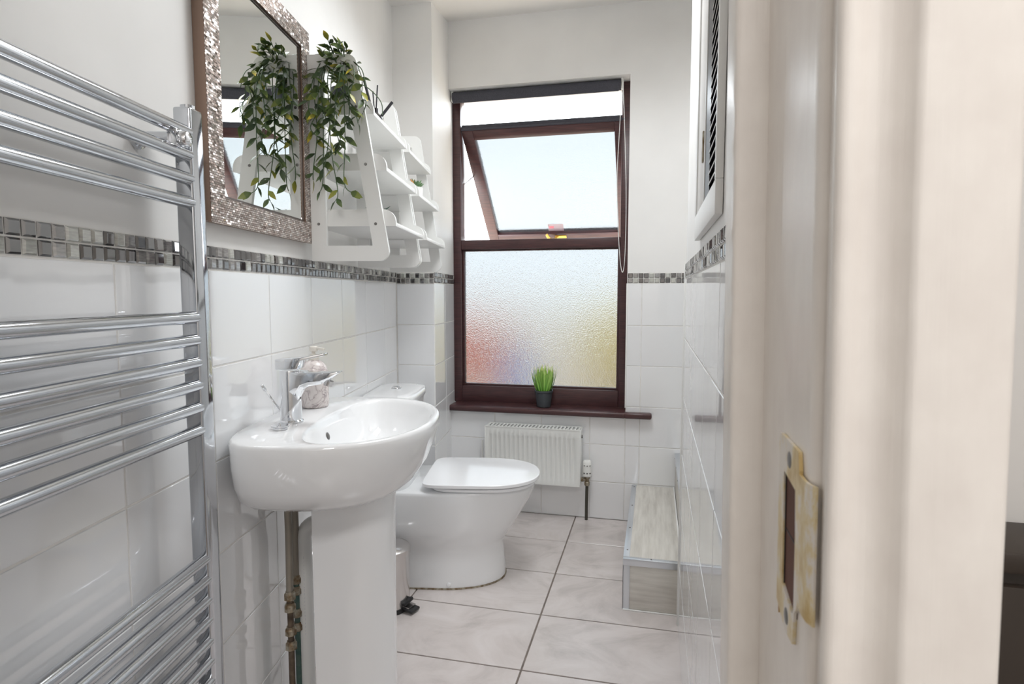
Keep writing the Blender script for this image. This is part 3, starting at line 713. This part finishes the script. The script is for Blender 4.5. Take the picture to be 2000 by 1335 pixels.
for k in range(22): m.box((0.066, 1.5105, 0.45 - k * 0.010), (0.068, 1.5114, 0.45 - k * 0.010 + random.choice([0.003, 0.005, 0.007])))
m.build('pipe_print', plain('pipe_print_blue', lin(96, 112, 150), 0.6), wp, parent=w, smooth=False)
m = MB(); m.tube([(0.085, 1.330, 0.655), (0.13, 1.44, 0.640), (0.21, 1.47, 0.630)], 0.003, 8); o = m.build('waste_rod', M['pipe_dark']); o.location = LW(0, 0, 0); o.rotation_euler = (0, 0, ANG)
o['label'] = 'thin dark pop-up waste rod crossing behind the supply hoses'; o['category'] = 'rod'

# ------------------------------------------------------------------ toilet
TS = 2.405
wc_ = thing('toilet', 'white close-coupled toilet with closed lid between basin and window', 'toilet', (0.0, TS, 0), 'L')
def tr_(u0, u1, hw, z, nb=5, nf=2.2, mid=0.5): return superD(u0, u1, hw, TS, z, nb, nf, 56, mid)
m = MB(); m.loft([tr_(0.03, 0.547, 0.162, 0.004), tr_(0.03, 0.547, 0.162, 0.03), tr_(0.03, 0.540, 0.154, 0.10), tr_(0.03, 0.538, 0.150, 0.145), tr_(0.03, 0.548, 0.156, 0.168), tr_(0.03, 0.566, 0.168, 0.195), tr_(0.03, 0.594, 0.179, 0.235), tr_(0.03, 0.625, 0.184, 0.29),
                  tr_(0.03, 0.655, 0.189, 0.34), tr_(0.03, 0.668, 0.191, 0.378), tr_(0.03, 0.670, 0.190, 0.388), tr_(0.035, 0.665, 0.186, 0.392)])
pan = m.build('pan', M['ceramic'], wc_, ang=60)
m = MB(); m.lathe([(0.009, 0), (0.0095, 0.004), (0.007, 0.008), (0.001, 0.0095)], (0.335, TS - 0.158, 0.020), 14, (0, -1, 0.1)); m.build('fixing_cap', M['ceramic'], wc_, parent=pan)
m = MB(); m.loft([tr_(0.029, 0.551, 0.166, 0.0005), tr_(0.029, 0.549, 0.164, 0.006)]); m.build('floor_seal', M['brass_old'], wc_, parent=pan)
m = MB(); m.loft([superD(0.006, 0.175, 0.165, TS - 0.01, 0.388, 6, 4, 48, 0.5), superD(0.006, 0.188, 0.176, TS - 0.01, 0.50, 6, 4, 48, 0.5), superD(0.006, 0.197, 0.182, TS - 0.01, 0.728, 6, 4, 48, 0.5)]); ci = m.build('cistern', M['ceramic'], wc_, ang=50)
m = MB(); m.loft([superD(0.005, 0.203, 0.188, TS - 0.01, 0.728, 6, 3.6, 48, 0.5), superD(0.004, 0.206, 0.191, TS - 0.01, 0.734, 6, 3.6, 48, 0.5), superD(0.004, 0.206, 0.191, TS - 0.01, 0.752, 6, 3.6, 48, 0.5), superD(0.006, 0.201, 0.187, TS - 0.01, 0.759, 6, 3.6, 48, 0.5), superD(0.03, 0.17, 0.15, TS - 0.01, 0.762, 6, 3.6, 48, 0.5)])
cl = m.build('cistern_lid', M['ceramic'], wc_, ang=50)
m = MB(); m.lathe([(0.021, 0), (0.021, 0.004), (0.016, 0.006), (0.015, 0.011), (0.003, 0.013)], (0.098, TS + 0.01, 0.7605), 22); m.build('flush_button', M['chrome'], wc_, parent=cl)
m = MB(); m.loft([superD(0.268, 0.672, 0.183, TS, 0.3955, 6, 2.25, 64, 0.5), superD(0.266, 0.674, 0.185, TS, 0.3965, 6, 2.25, 64, 0.5), superD(0.266, 0.674, 0.185, TS, 0.4055, 6, 2.25, 64, 0.5), superD(0.268, 0.672, 0.183, TS, 0.4070, 6, 2.25, 64, 0.5)]); st = m.build('seat', M['seat'], wc_, ang=60)
for u, s in ((0.33, TS - 0.165), (0.52, TS - 0.150), (0.33, TS + 0.165), (0.52, TS + 0.150)):
    m = MB(); m.lathe([(0.008, 0), (0.010, 0.004)], (u, s, 0.3915), 10); m.build('seat_buffer', M['seat'], wc_, parent=st)
m = MB(); m.loft([superD(0.240, 0.679, 0.189, TS, 0.4135, 9, 2.25, 64, 0.5), superD(0.233, 0.686, 0.196, TS, 0.4140, 9, 2.25, 64, 0.5), superD(0.232, 0.687, 0.197, TS, 0.4150, 9, 2.25, 64, 0.5), superD(0.232, 0.687, 0.197, TS, 0.4255, 9, 2.25, 64, 0.5), superD(0.2335, 0.6855, 0.1955, TS, 0.4272, 9, 2.25, 64, 0.5), superD(0.237, 0.682, 0.192, TS, 0.4278, 9, 2.25, 64, 0.5)]); m.build('lid', M['seat'], wc_, ang=40)
for ds in (-0.08, 0.08):
    m = MB(); m.lathe([(0.011, -0.03), (0.011, 0.03)], (0.244, TS + ds, 0.404), 14, (0, 1, 0)); m.build('hinge', M['seat'], wc_)
# pedal bin
bn = thing('pedal_bin', 'small steel pedal bin standing between pedestal and toilet', 'bin', (0.130, 2.112, 0), 'L')
m = MB(); m.lathe([(0.080, 0.0), (0.083, 0.004), (0.083, 0.018)], (0.130, 2.112, 0), 32); m.build('base_ring', M['black_plastic'], bn)
m = MB(); m.lathe([(0.081, 0.018), (0.081, 0.205)], (0.130, 2.112, 0), 36); m.build('body', M['steel'], bn)
m = MB(); m.lathe([(0.084, 0.205), (0.084, 0.224), (0.081, 0.228), (0.055, 0.238), (0.0005, 0.241)], (0.130, 2.112, 0), 36); m.build('lid', M['steel'], bn)
m = MB(); R = Matrix.Rotation(-0.45, 3, 'Z')
m.obox((0.222, 2.076, 0.014), (0.050, 0.048, 0.010), Matrix.Rotation(0.12, 3, 'Y') @ R); m.build('pedal', M['black_plastic'], bn, bevel=0.003); m = MB(); m.obox((0.203, 2.084, 0.034), (0.034, 0.050, 0.012), Matrix.Rotation(-0.25, 3, 'Y') @ R); m.build('pedal_guard', M['black_plastic'], bn, bevel=0.003)
m = MB(); m.obox((0.210, 2.082, 0.023), (0.045, 0.040, 0.003), Matrix.Rotation(0.05, 3, 'Y') @ R); m.build('pedal_arm', M['steel'], bn)

# ------------------------------------------------------------------ panel radiator below the window
rd = thing('panel_radiator', 'small white ribbed panel radiator under the window sill', 'radiator', (-0.59, 2.97, 0.19))
RX0, RX1, RZ0, RZ1, RY = -0.836, -0.346, 0.188, 0.472, 2.930
m = MB(); n = 19; cols = []
w0, w1 = RX0 + 0.016, RX1 - 0.020; p = (w1 - w0) / n
cols.append((RX0, 0)); 
for k in range(n):
    x = w0 + k * p
    cols += [(x + p * 0.10, 0), (x + p * 0.28, 0.007), (x + p * 0.62, 0.007), (x + p * 0.80, 0)]
cols.append((RX1, 0))
zs = [(RZ0, 0), (RZ0 + 0.030, 0), (RZ0 + 0.042, 1), (RZ1 - 0.046, 1), (RZ1 - 0.034, 0), (RZ1, 0)]
vs = [Vector((x, RY + 0.0075 - (0.0075 - d) * 0 + (d - 0.0) * zz * 1.0 - 0.0075, z)) for z, zz in zs for x, d in cols]
nc = len(cols); fs = [(i * nc + j, i * nc + j + 1, (i + 1) * nc + j + 1, (i + 1) * nc + j) for i in range(len(zs) - 1) for j in range(nc - 1)]
m.add(vs, fs); m.build('front_panel', M['radiator'], rd, ang=50)
m = MB(); m.box((RX0 + 0.003, 3.005, RZ0), (RX1 - 0.003, 3.018, RZ1 - 0.006)); m.build('rear_panel', M['radiator'], rd, bevel=0.002)
m = MB(); m.box((RX0 - 0.002, RY - 0.002, RZ0 + 0.01), (RX0 + 0.003, 3.016, RZ1 + 0.001)); m.build('side_panel', M['radiator'], rd, bevel=0.001)
m = MB(); m.box((RX1 - 0.003, RY - 0.002, RZ0 + 0.01), (RX1 + 0.002, 3.016, RZ1 + 0.001)); sp_ = m.build('side_panel', M['radiator'], rd, bevel=0.001)
m = MB(); m.lathe([(0.008, 0), (0.008, 0.006), (0.003, 0.007)], (RX1 + 0.002, 2.965, RZ1 - 0.035), 12, (1, 0, 0)); m.build('bleed_plug', M['screw'], rd, parent=sp_)
m = MB(); m.box((RX0, RY - 0.002, RZ1), (RX1, RY + 0.010, RZ1 + 0.004)); m.box((RX0, 3.006, RZ1), (RX1, 3.018, RZ1 + 0.004))
for k in range(26): x = RX0 + 0.01 + k * (RX1 - RX0 - 0.02) / 25; m.box((x - 0.0045, RY + 0.008, RZ1 - 0.001), (x + 0.0045, 3.008, RZ1 + 0.002))
m.build('top_grille', M['radiator'], rd)
for x in (-0.80, -0.42):
    m = MB(); m.box((x, 3.016, 0.22), (x + 0.02, 3.0265, 0.46)); m.build('wall_hanger', M['radiator'], rd)
vx, vy = -0.314, 2.960
m = MB(); m.lathe([(0.0190, 0.238), (0.0235, 0.243), (0.0240, 0.262), (0.0225, 0.286), (0.0215, 0.312), (0.017, 0.318), (0.001, 0.320)], (vx, vy, 0), 20); vh = m.build('valve_head', M['white_plastic'], rd)
for a in (-2.1, -1.45, -0.8):
    for r, z, w, h in ((0.0232, 0.258, 0.008, 0.006), (0.0225, 0.296, 0.006, 0.004)):
        m = MB(); m.obox((vx + r * math.cos(a), vy + r * math.sin(a), z), (0.003, w, h), Matrix.Rotation(a, 3, 'Z')); m.build('valve_slot', M['screw'], rd, parent=vh)
m = MB(); m.lathe([(0.011, 0.190), (0.014, 0.195), (0.014, 0.208), (0.010, 0.212), (0.010, 0.226), (0.015, 0.228), (0.015, 0.238)], (vx, vy, 0), 12); m.tube([(vx, vy, 0.220), (RX1 - 0.002, vy, 0.220)], 0.008, 10); m.lathe([(0.012, 0), (0.012, 0.011)], (RX1 + 0.004, vy, 0.220), 6, (1, 0, 0)); m.build('valve_body', M['brass_old'], rd)
m = MB(); m.tube([(vx, vy, 0.192), (vx - 0.002, vy + 0.004, 0.10), (vx - 0.005, vy + 0.030, 0.02), (vx - 0.006, vy + 0.036, 0.0)], 0.0076, 12); m.build('feed_pipe', M['pipe_dark'], rd)
m = MB(); m.tube([(-0.868, 2.99, 0.385), (-0.868, 2.99, 0.0)], 0.0045, 8); o = m.build('floor_pipe', M['white_plastic'])
o['label'] = 'thin white pipe rising from floor left of the panel radiator'; o['category'] = 'pipe'

# ------------------------------------------------------------------ boxed steps to the shower
stp = thing('shower_step', 'grey vinyl boxed step with aluminium nosings by right wall', 'step', (0.0, 2.6, 0))
SX0, SX1, SY0, SY1, SZ = -0.094, 0.112, 2.150, 3.024, 0.190
m = MB(); m.box((SX0 + 0.002, SY0 + 0.002, 0), (SX1, SY1, SZ - 0.004)); m.build('front_board', M['vinyl_front_lit'], stp, bevel=0.001)
m = MB(); m.box((SX0 + 0.018, SY0 + 0.018, SZ - 0.004), (SX1, SY1, SZ)); m.build('tread', M['vinyl_top'], stp)
def alu(parent, boxes, scr):
    m = MB()
    for a, c in boxes: m.box(a, c)
    t = m.build('nosing', M['alu'], stp, bevel=0.0008)
    for p in scr:
        m = MB(); m.lathe([(0.0035, 0), (0.003, 0.0012), (0.0003, 0.0015)], p, 10); m.build('screw', M['screw'], stp, parent=t)
alu(stp, [((SX0 - 0.001, SY0 + 0.001, SZ - 0.001), (SX0 + 0.022, SY1, SZ + 0.002)), ((SX0 - 0.001, SY0 + 0.001, SZ - 0.022), (SX0 + 0.002, SY1, SZ))], [(SX0 + 0.012, y, SZ + 0.002) for y in (2.23, 2.45, 2.72, 2.99)])
alu(stp, [((SX0 - 0.001, SY0 - 0.001, SZ - 0.001), (SX1, SY0 + 0.022, SZ + 0.0026)), ((SX0 - 0.001, SY0 - 0.001, SZ - 0.022), (SX1, SY0 + 0.002, SZ + 0.001))], [(0.005, SY0 + 0.012, SZ + 0.0026)])
alu(stp, [((SX0 - 0.001, SY0 - 0.0005, 0.001), (SX0 + 0.024, SY0 + 0.0025, SZ - 0.022)), ((SX0 - 0.001, SY0 - 0.0005, 0.001), (SX0 + 0.002, SY0 + 0.022, SZ - 0.022))], [])
m = MB(); m.box((SX1 - 0.006, SY0 + 0.02, SZ), (SX1, SY1, SZ + 0.005)); m.box((SX0, SY0 - 0.004, 0), (SX1, SY0 + 0.001, 0.004)); m.build('sealant', M['seal'], stp, bevel=0.001)
pf = thing('shower_platform', 'taller vinyl platform behind the step leading into the shower alcove', 'platform', (0.5, 2.6, 0))
m = MB(); m.box((0.1135, 2.094, 0.0), (0.935, SY1, 0.362)); m.build('platform_board', M['vinyl_top'], pf, bevel=0.001)
m = MB(); m.box((0.110, 2.094, 0.335), (0.1135, SY1, 0.364)); m.box((0.110, 2.094, 0.362), (0.137, SY1, 0.365)); t = m.build('nosing', M['alu'], pf, bevel=0.0008)
for y in (2.4, 2.62, 2.82, 2.98):
    m = MB(); m.lathe([(0.003, 0), (0.0003, 0.0015)], (0.110, y, 0.350), 10, (-1, 0, 0)); m.build('screw', M['screw'], pf, parent=t)

# ------------------------------------------------------------------ louvred hatch on the right wall
lv = thing('louvred_hatch', 'white framed hatch with black louvre slats high on right wall', 'hatch', (XR, 1.2, 1.27))
K = 1.052
y0, y1, xf, zb0, zt = 0.985, 1.475, 0.087, 1.272, 2.30
def lbox(name, a, c, mat, bev=0.0015, parent=None):
    m = MB(); m.box(a, c); return m.build(name, mat, lv, parent=parent, bevel=bev)
lbox('frame_rail', (xf, y0, zb0), (XR - 0.001, y1, zb0 + 0.054), M['white_wood'])
lbox('frame_stile', (xf, y0, zb0 + 0.054), (XR - 0.001, y0 + 0.016, zt), M['white_wood'])
lbox('frame_stile', (xf, y1 - 0.03, zb0 + 0.054), (XR - 0.001, y1, zt), M['white_wood'])
lbox('frame_rail', (xf, y0, zt), (XR - 0.001, y1, zt + 0.054), M['white_wood'])
bp = lbox('blank_panel', (xf + 0.003, 1.235, zb0 + 0.054), (XR - 0.001, y1 - 0.03, zt), M['hall_paint'])
lbox('bead', (xf, 1.222, zb0 + 0.054), (XR - 0.001, 1.235, zt), M['white_wood'])
lbox('latch', (xf - 0.001, 1.27, 1.41), (xf + 0.003, 1.285, 1.47), M['brass_old'], parent=bp)
lbox('louvre_backing', (XR - 0.004, y0 + 0.016, zb0 + 0.054), (XR - 0.001, 1.222, zt), M['louvre'], 0)
lbox('louvre_edge', (xf + 0.002, 1.125, zb0 + 0.054), (XR - 0.004, 1.222, zt), M['louvre'], 0)
z = zb0 + 0.066
while z < 1.93:
    m = MB(); m.prism([(xf + 0.001, z), (xf + 0.001, z + 0.003), (XR - 0.004, z + 0.012), (XR - 0.004, z + 0.009)], lambda x, zz, t: Vector((x, t, zz)), y0 + 0.016, 1.125)
    m.cur = 1; m.box((xf + 0.0004, y0 + 0.016, z), (xf + 0.0010, 1.125, z + 0.003)); m.build('slat', [M['louvre'], M['slat_edge']], lv, smooth=False); z += 0.0185

# ------------------------------------------------------------------ plants and small things
def leaf_mesh(name, mat, L=1.0, W=0.42, fold=0.10, curl=0.12):
    rows = [(0, 0.02), (0.12, 0.22), (0.35, 0.48), (0.6, 0.42), (0.82, 0.22), (1.0, 0.01)]
    vs = []; fs = []
    for t, w in rows:
        zc = -curl * t * t
        vs += [(-w * W, t * L, zc + fold * w), (0, t * L, zc), (w * W, t * L, zc + fold * w)]
    for i in range(len(rows) - 1):
        a = i * 3; fs += [(a, a + 1, a + 4, a + 3), (a + 1, a + 2, a + 5, a + 4)]
    me = bpy.data.meshes.new(name); me.from_pydata(vs, [], fs); me.materials.append(mat)
    for p in me.polygons: p.use_smooth = True
    return me
LM = [leaf_mesh('leaf', M['leaf_dark']), leaf_mesh('leaf', M['leaf_mid']), leaf_mesh('leaf', M['leaf_mid'], 1, 0.5), leaf_mesh('leaf', M['leaf_yellow']), leaf_mesh('leaf', M['leaf_dark'], 1, 0.36)]
tpn = thing('trailing_plant', 'trailing artificial vine with variegated leaves spilling over the shelf top', 'plant', (0.11, 1.815, 1.675), 'L')
bs = BASE[tpn.name]
m = MB(); m.lathe([(0.030, 0), (0.034, 0.004), (0.043, 0.075), (0.045, 0.080), (0.041, 0.080), (0.039, 0.070), (0.001, 0.070)], (0.11, 1.815, 1.6725), 24); m.build('pot', M['pot_dark'], tpn)
nl = [0]
def put_leaf(p, d, L, me=None):
    if nl[0] >= 299: return
    nl[0] += 1
    d = d.normalized(); up = Vector((random.uniform(-1, 1), random.uniform(-1.2, 0.4), random.uniform(0.0, 1))); sx = d.cross(up).normalized(); n = sx.cross(d)
    R = Matrix((sx, d, n)).transposed()
    o = bpy.data.objects.new('leaf', me or random.choices(LM, [5, 4, 3, 2, 3])[0]); COL.objects.link(o); o.parent = tpn
    o.location = Vector(p) - bs; o.rotation_euler = R.to_euler(); o.scale = (L, L, L)
def vine(pts, r=0.0014, step=0.018, L=(0.024, 0.036), start=0.0):
    pts = [Vector(p) for p in pts]
    out = []
    for i in range(len(pts) - 1):
        p0 = pts[max(i - 1, 0)]; p1 = pts[i]; p2 = pts[i + 1]; p3 = pts[min(i + 2, len(pts) - 1)]
        for k in range(6):
            t = k / 6; out.append(0.5 * ((2 * p1) + (p2 - p0) * t + (2 * p0 - 5 * p1 + 4 * p2 - p3) * t * t + (3 * p1 - p0 - 3 * p2 + p3) * t ** 3))
    out.append(pts[-1])
    m = MB(); m.tube(out, r, 5); m.build('vine_stem', M['stem'], tpn)
    acc = 0; side = 1; dist = 0
    for a, c in zip(out, out[1:]):
        l = (c - a).length; acc += l; dist += l
        if acc > step and dist > start:
            acc = 0; side = -side; t = (c - a).normalized()
            d = t * 0.7 + Vector((side * random.uniform(0.5, 1.1), random.uniform(-0.7, 0.3), random.uniform(-0.5, 0.25)))
            put_leaf(c, d, random.uniform(*L))
    put_leaf(out[-1], out[-1] - out[-3], random.uniform(*L))
P0 = Vector((0.11, 1.80, 1.75))
ends = [(0.040, 1.47), (0.062, 1.44), (0.080, 1.50), (0.098, 1.41), (0.115, 1.53), (0.128, 1.43), (0.140, 1.57), (0.050, 1.58), (0.155, 1.62), (0.072, 1.60), (0.105, 1.64), (0.180, 1.655), (0.035, 1.66), (0.130, 1.68)]
for u, ze in ends:
    s1 = random.uniform(1.685, 1.712); u += 0.012
    zt_ = random.uniform(1.79, 1.835)
    vine([P0, (0.5 * (u + 0.11), 1.755, zt_), (u + random.uniform(-.01, .01), s1 + 0.01, 1.755), (u + random.uniform(-.012, .012), s1, 0.5 * (1.74 + ze)), (u + random.uniform(-.016, .016), s1 - 0.005, ze + 0.03), (u + random.uniform(-0.03, 0.03), s1 - 0.008, ze)],
         step=0.021, start=0.02, L=(0.030, 0.043))
for k in range(16):
    a = random.uniform(0, 2 * PI); rr = random.uniform(0.02, 0.055)
    vine([P0, P0 + Vector((0.5 * rr * math.cos(a), 0.5 * rr * math.sin(a) - 0.01, 0.05)), P0 + Vector((rr * math.cos(a), rr * math.sin(a) * 0.6 - random.uniform(0.03, 0.11), random.uniform(0.045, 0.105)))], step=0.013, start=0.01, L=(0.026, 0.040))
vine([P0, (0.16, 1.79, 1.76), (0.20, 1.78, 1.735), (0.228, 1.77, 1.70), (0.232, 1.765, 1.665)], step=0.016, start=0.05)
vine([P0, (0.14, 1.75, 1.80), (0.185, 1.72, 1.78), (0.20, 1.71, 1.73)], step=0.016, start=0.05)

# grass in a pot on the sill
gp = thing('potted_grass', 'green artificial grass in a charcoal pot on the window sill', 'plant', (-0.553, 3.058, 0.562))
gx, gy, gz = -0.553, 3.056, 0.5625
m = MB(); m.lathe([(0.033, 0), (0.036, 0.003), (0.0445, 0.076), (0.048, 0.078), (0.048, 0.088), (0.0445, 0.088), (0.043, 0.078), (0.001, 0.078)], (gx, gy, gz), 28); m.build('pot', M['pot_dark'], gp)
gb = BASE[gp.name]
BLm = []
for mt in ('grass', 'grass2'):
    vs = []; fs = []
    for i, (t, w) in enumerate([(0, 0.030), (0.35, 0.034), (0.7, 0.024), (1.0, 0.003)]):
        vs += [(-w, t, -0.25 * t * t), (w, t, -0.25 * t * t)]
    for i in range(3): fs.append((2 * i, 2 * i + 1, 2 * i + 3, 2 * i + 2))
    me = bpy.data.meshes.new('grass_blade'); me.from_pydata(vs, [], fs); me.materials.append(M[mt])
    for p in me.polygons: p.use_smooth = True
    BLm.append(me)
for k in range(170):
    a = random.uniform(0, 2 * PI); r = 0.034 * math.sqrt(random.random()); lean = 0.10 + 0.50 * (r / 0.034) * random.uniform(0.5, 1.1)
    d = Vector((math.cos(a) * lean, math.sin(a) * lean * 0.8, 1)).normalized(); out = Vector((math.cos(a + random.uniform(-.6, .6)), math.sin(a + random.uniform(-.6, .6)), 0.0))
    sx = d.cross(out).normalized() if d.cross(out).length > 0.01 else Vector((1, 0, 0)); n = sx.cross(d)
    o = bpy.data.objects.new('grass_blade', random.choice(BLm)); COL.objects.link(o); o.parent = gp
    o.location = Vector((gx + r * math.cos(a), gy + r * math.sin(a), gz + 0.076)) - gb
    L = random.uniform(0.095, 0.145); o.rotation_euler = Matrix((sx, d, n)).transposed().to_euler(); o.scale = (L * 0.8, L, L)

# succulent on the middle shelf nearest the window
sc_ = thing('small_succulent', 'small green succulent with an orange tip in a white pot', 'plant', (0.205, 2.33, 1.5155), 'L')
su, ss, sz = 0.208, 2.33, 1.5155
m = MB(); m.lathe([(0.020, 0), (0.024, 0.003), (0.027, 0.040), (0.025, 0.040), (0.001, 0.036)], (su, ss, sz), 20); m.build('pot', M['white_plastic'], sc_)
for mt, cnt in (('succulent', 14), ('orange', 9)):
    for k in range(cnt):
        a = random.uniform(0, 2 * PI) if mt == 'succulent' else random.uniform(2.2, 4.2); e = random.uniform(0.3, 1.3); L = random.uniform(0.028, 0.042)
        d = Vector((math.cos(a) * math.cos(e), math.sin(a) * math.cos(e), math.sin(e)))
        c = Vector((su, ss, sz + 0.037)); m = MB(); m.tube([c, c + d * L * 0.5, c + d * L], [0.003, 0.0055, 0.001], 6); m.build('fleshy_leaf', M[mt], sc_)
# spiky plant on the lowest shelf beside the mirror
sk = thing('spiky_plant', 'small spiky dark green plant behind the near shelf frame, lowest tray', 'plant', (0.16, 1.94, 1.357), 'L')
m = MB(); m.lathe([(0.020, 0), (0.024, 0.003), (0.028, 0.030), (0.026, 0.030), (0.001, 0.026)], (0.16, 1.94, 1.3575), 20); m.build('pot', M['white_plastic'], sk)
for k in range(14):
    a = k * 2.4; e = random.uniform(0.3, 1.0); L = random.uniform(0.05, 0.075)
    d = Vector((math.cos(a) * math.cos(e), math.sin(a) * math.cos(e), math.sin(e))); c = Vector((0.16, 1.94, 1.384))
    m = MB(); m.tube([c, c + d * L * 0.5 + Vector((0, 0, 0.006)), c + d * L - Vector((0, 0, 0.004))], [0.003, 0.004, 0.0004], 6); m.build('spike_leaf', M['spike'], sk)
# reed diffuser on the top tray
rf = thing('reed_diffuser', 'dark bottle with black reeds on the top tray behind the vine', 'diffuser', (0.165, 1.93, 1.6725), 'L')
m = MB(); m.lathe([(0.020, 0), (0.022, 0.003), (0.022, 0.035), (0.010, 0.046), (0.010, 0.060), (0.007, 0.060), (0.007, 0.05), (0.001, 0.05)], (0.165, 1.93, 1.6725), 20); m.build('bottle', M['bottle_dark'], rf)
for du, ds, h, r in ((-0.030, -0.02, 0.150, 0.0042), (0.006, 0.01, 0.135, 0.0022), (0.050, 0.02, 0.085, 0.0045), (-0.012, 0.02, 0.120, 0.0020)):
    m = MB(); m.tube([(0.165, 1.93, 1.6855), (0.165 + du, 1.93 + ds, 1.6725 + h)], r, 8); m.build('reed', M['reed'], rf)

# added fill lamp fittings, unseen above the frame and behind the camera
t = thing('added_fill_lamp', 'added flat white fill lamp in the middle of the bathroom ceiling', 'lamp', (-0.24, 1.88, 2.40))
m = MB(); m.box((-0.495, 1.525, 2.415), (0.015, 2.235, 2.4475)); m.build('base', M['white_plastic'], t, bevel=0.003)
m = MB(); m.box((-0.49, 1.53, 2.400), (0.01, 2.23, 2.415)); m.build('diffuser', M['fill_lamp_glass'], t, bevel=0.002)
loc = (0.50, 2.50, 2.448)
t = thing('added_fill_lamp', 'added unseen round white fill lamp above the shower alcove', 'lamp', (loc[0], loc[1], loc[2] - 0.05))
m = MB(); m.lathe([(0.10, -0.0005), (0.10, -0.022), (0.09, -0.030)], loc, 32); m.build('base', M['white_plastic'], t)
m = MB(); m.lathe([(0.15, -0.030), (0.155, -0.036), (0.155, -0.044), (0.15, -0.047)], loc, 36); m.build('diffuser', M['fill_lamp_glass'], t)
loc = (0.17, -0.60, 2.448)
t = thing('added_fill_lamp', 'added unseen round white fill lamp in the hall behind the doorway', 'lamp', (loc[0], loc[1], loc[2] - 0.05))
m = MB(); m.lathe([(0.16, -0.0005), (0.16, -0.022), (0.14, -0.030)], loc, 32); m.build('base', M['white_plastic'], t)
m = MB(); m.lathe([(0.24, -0.030), (0.25, -0.036), (0.25, -0.044), (0.245, -0.047)], loc, 36); m.build('diffuser', M['fill_lamp_glass'], t)

# ------------------------------------------------------------------ outdoors, seen blurred through the obscure glass
GZ = -0.25
b = MB(); b.box((-30, 3.35, GZ - 0.2), (30, 60, GZ)); struct(b.build('ground', M['paving_ext'], smooth=False))
gw = thing('garden_wall', 'red brick garden wall outside, blurred behind the frosted pane', 'wall', (-4.2, 9.0, GZ))
m = MB(); m.box((-6.0, 9.0, GZ), (-2.25, 9.22, 0.62)); m.build('mortar_core', M['mortar_ext'], gw, smooth=False)
me = None
for r in range(9):
    for c in range(16):
        x = -5.98 + (c + (0.5 if r % 2 else 0)) * 0.232
        if x + 0.222 > -2.23: continue
        z = GZ + 0.006 + r * 0.095
        if me is None:
            q = MB(); q.box((0, 0, 0), (0.220, 0.24, 0.085)); o = q.build('brick', M['brick_ext'], gw, bevel=0.004, seg=1); me = o.data
            o.location = Vector((x, 8.99, z)) - BASE[gw.name]
            for v in me.vertices: v.co += BASE[gw.name]
            continue
        o = bpy.data.objects.new('brick', me); COL.objects.link(o); o.parent = gw; o.location = Vector((x, 8.99, z)) - BASE[gw.name]
bu = thing('golden_bush', 'golden yellow bush outside, blurred in the right of the pane', 'bush', (-0.35, 8.6, GZ))
m = MB(); m.tube([(-0.35, 8.6, GZ), (-0.35, 8.6, GZ + 0.3)], 0.04, 8); m.build('trunk', M['copper_old'], bu)
bm = bmesh.new(); bmesh.ops.create_icosphere(bm, subdivisions=4, radius=1)
for v in bm.verts:
    d = v.co.normalized(); k = 1 + 0.12 * math.sin(7 * d.x + 3 * d.z) + 0.10 * math.sin(9 * d.y - 5 * d.z) + random.uniform(-0.06, 0.06)
    v.co = Vector((d.x * 0.62 * k, d.y * 0.6 * k, d.z * 0.62 * k))
me2 = bpy.data.meshes.new('crown'); bm.to_mesh(me2); bm.free(); me2.materials.append(M['bush_ext'])
o = bpy.data.objects.new('crown', me2); COL.objects.link(o); o.parent = bu; o.location = (0, 0, 0.62)
bb = thing('blue_bin', 'blue wheeled bin outside, blurred behind the potted grass', 'bin', (-1.37, 6.0, GZ))
m = MB(); m.loft([[Vector((-1.37 + a * w, 6.0 + c * w, GZ + z)) for a, c in ((-1, -1), (1, -1), (1, 1), (-1, 1))] for z, w in ((0.06, 0.07), (0.74, 0.09))]); m.build('body', M['blue_ext'], bb, bevel=0.01)
m = MB(); m.box((-1.47, 5.90, GZ + 0.74), (-1.27, 6.10, GZ + 0.79)); m.build('lid', M['blue_ext'], bb, bevel=0.01)
for x in (-1.43, -1.31):
    m = MB(); m.lathe([(0.07, -0.02), (0.07, 0.02)], (x, 6.10, GZ + 0.07), 16, (1, 0, 0)); m.build('wheel', M['black_plastic'], bb)
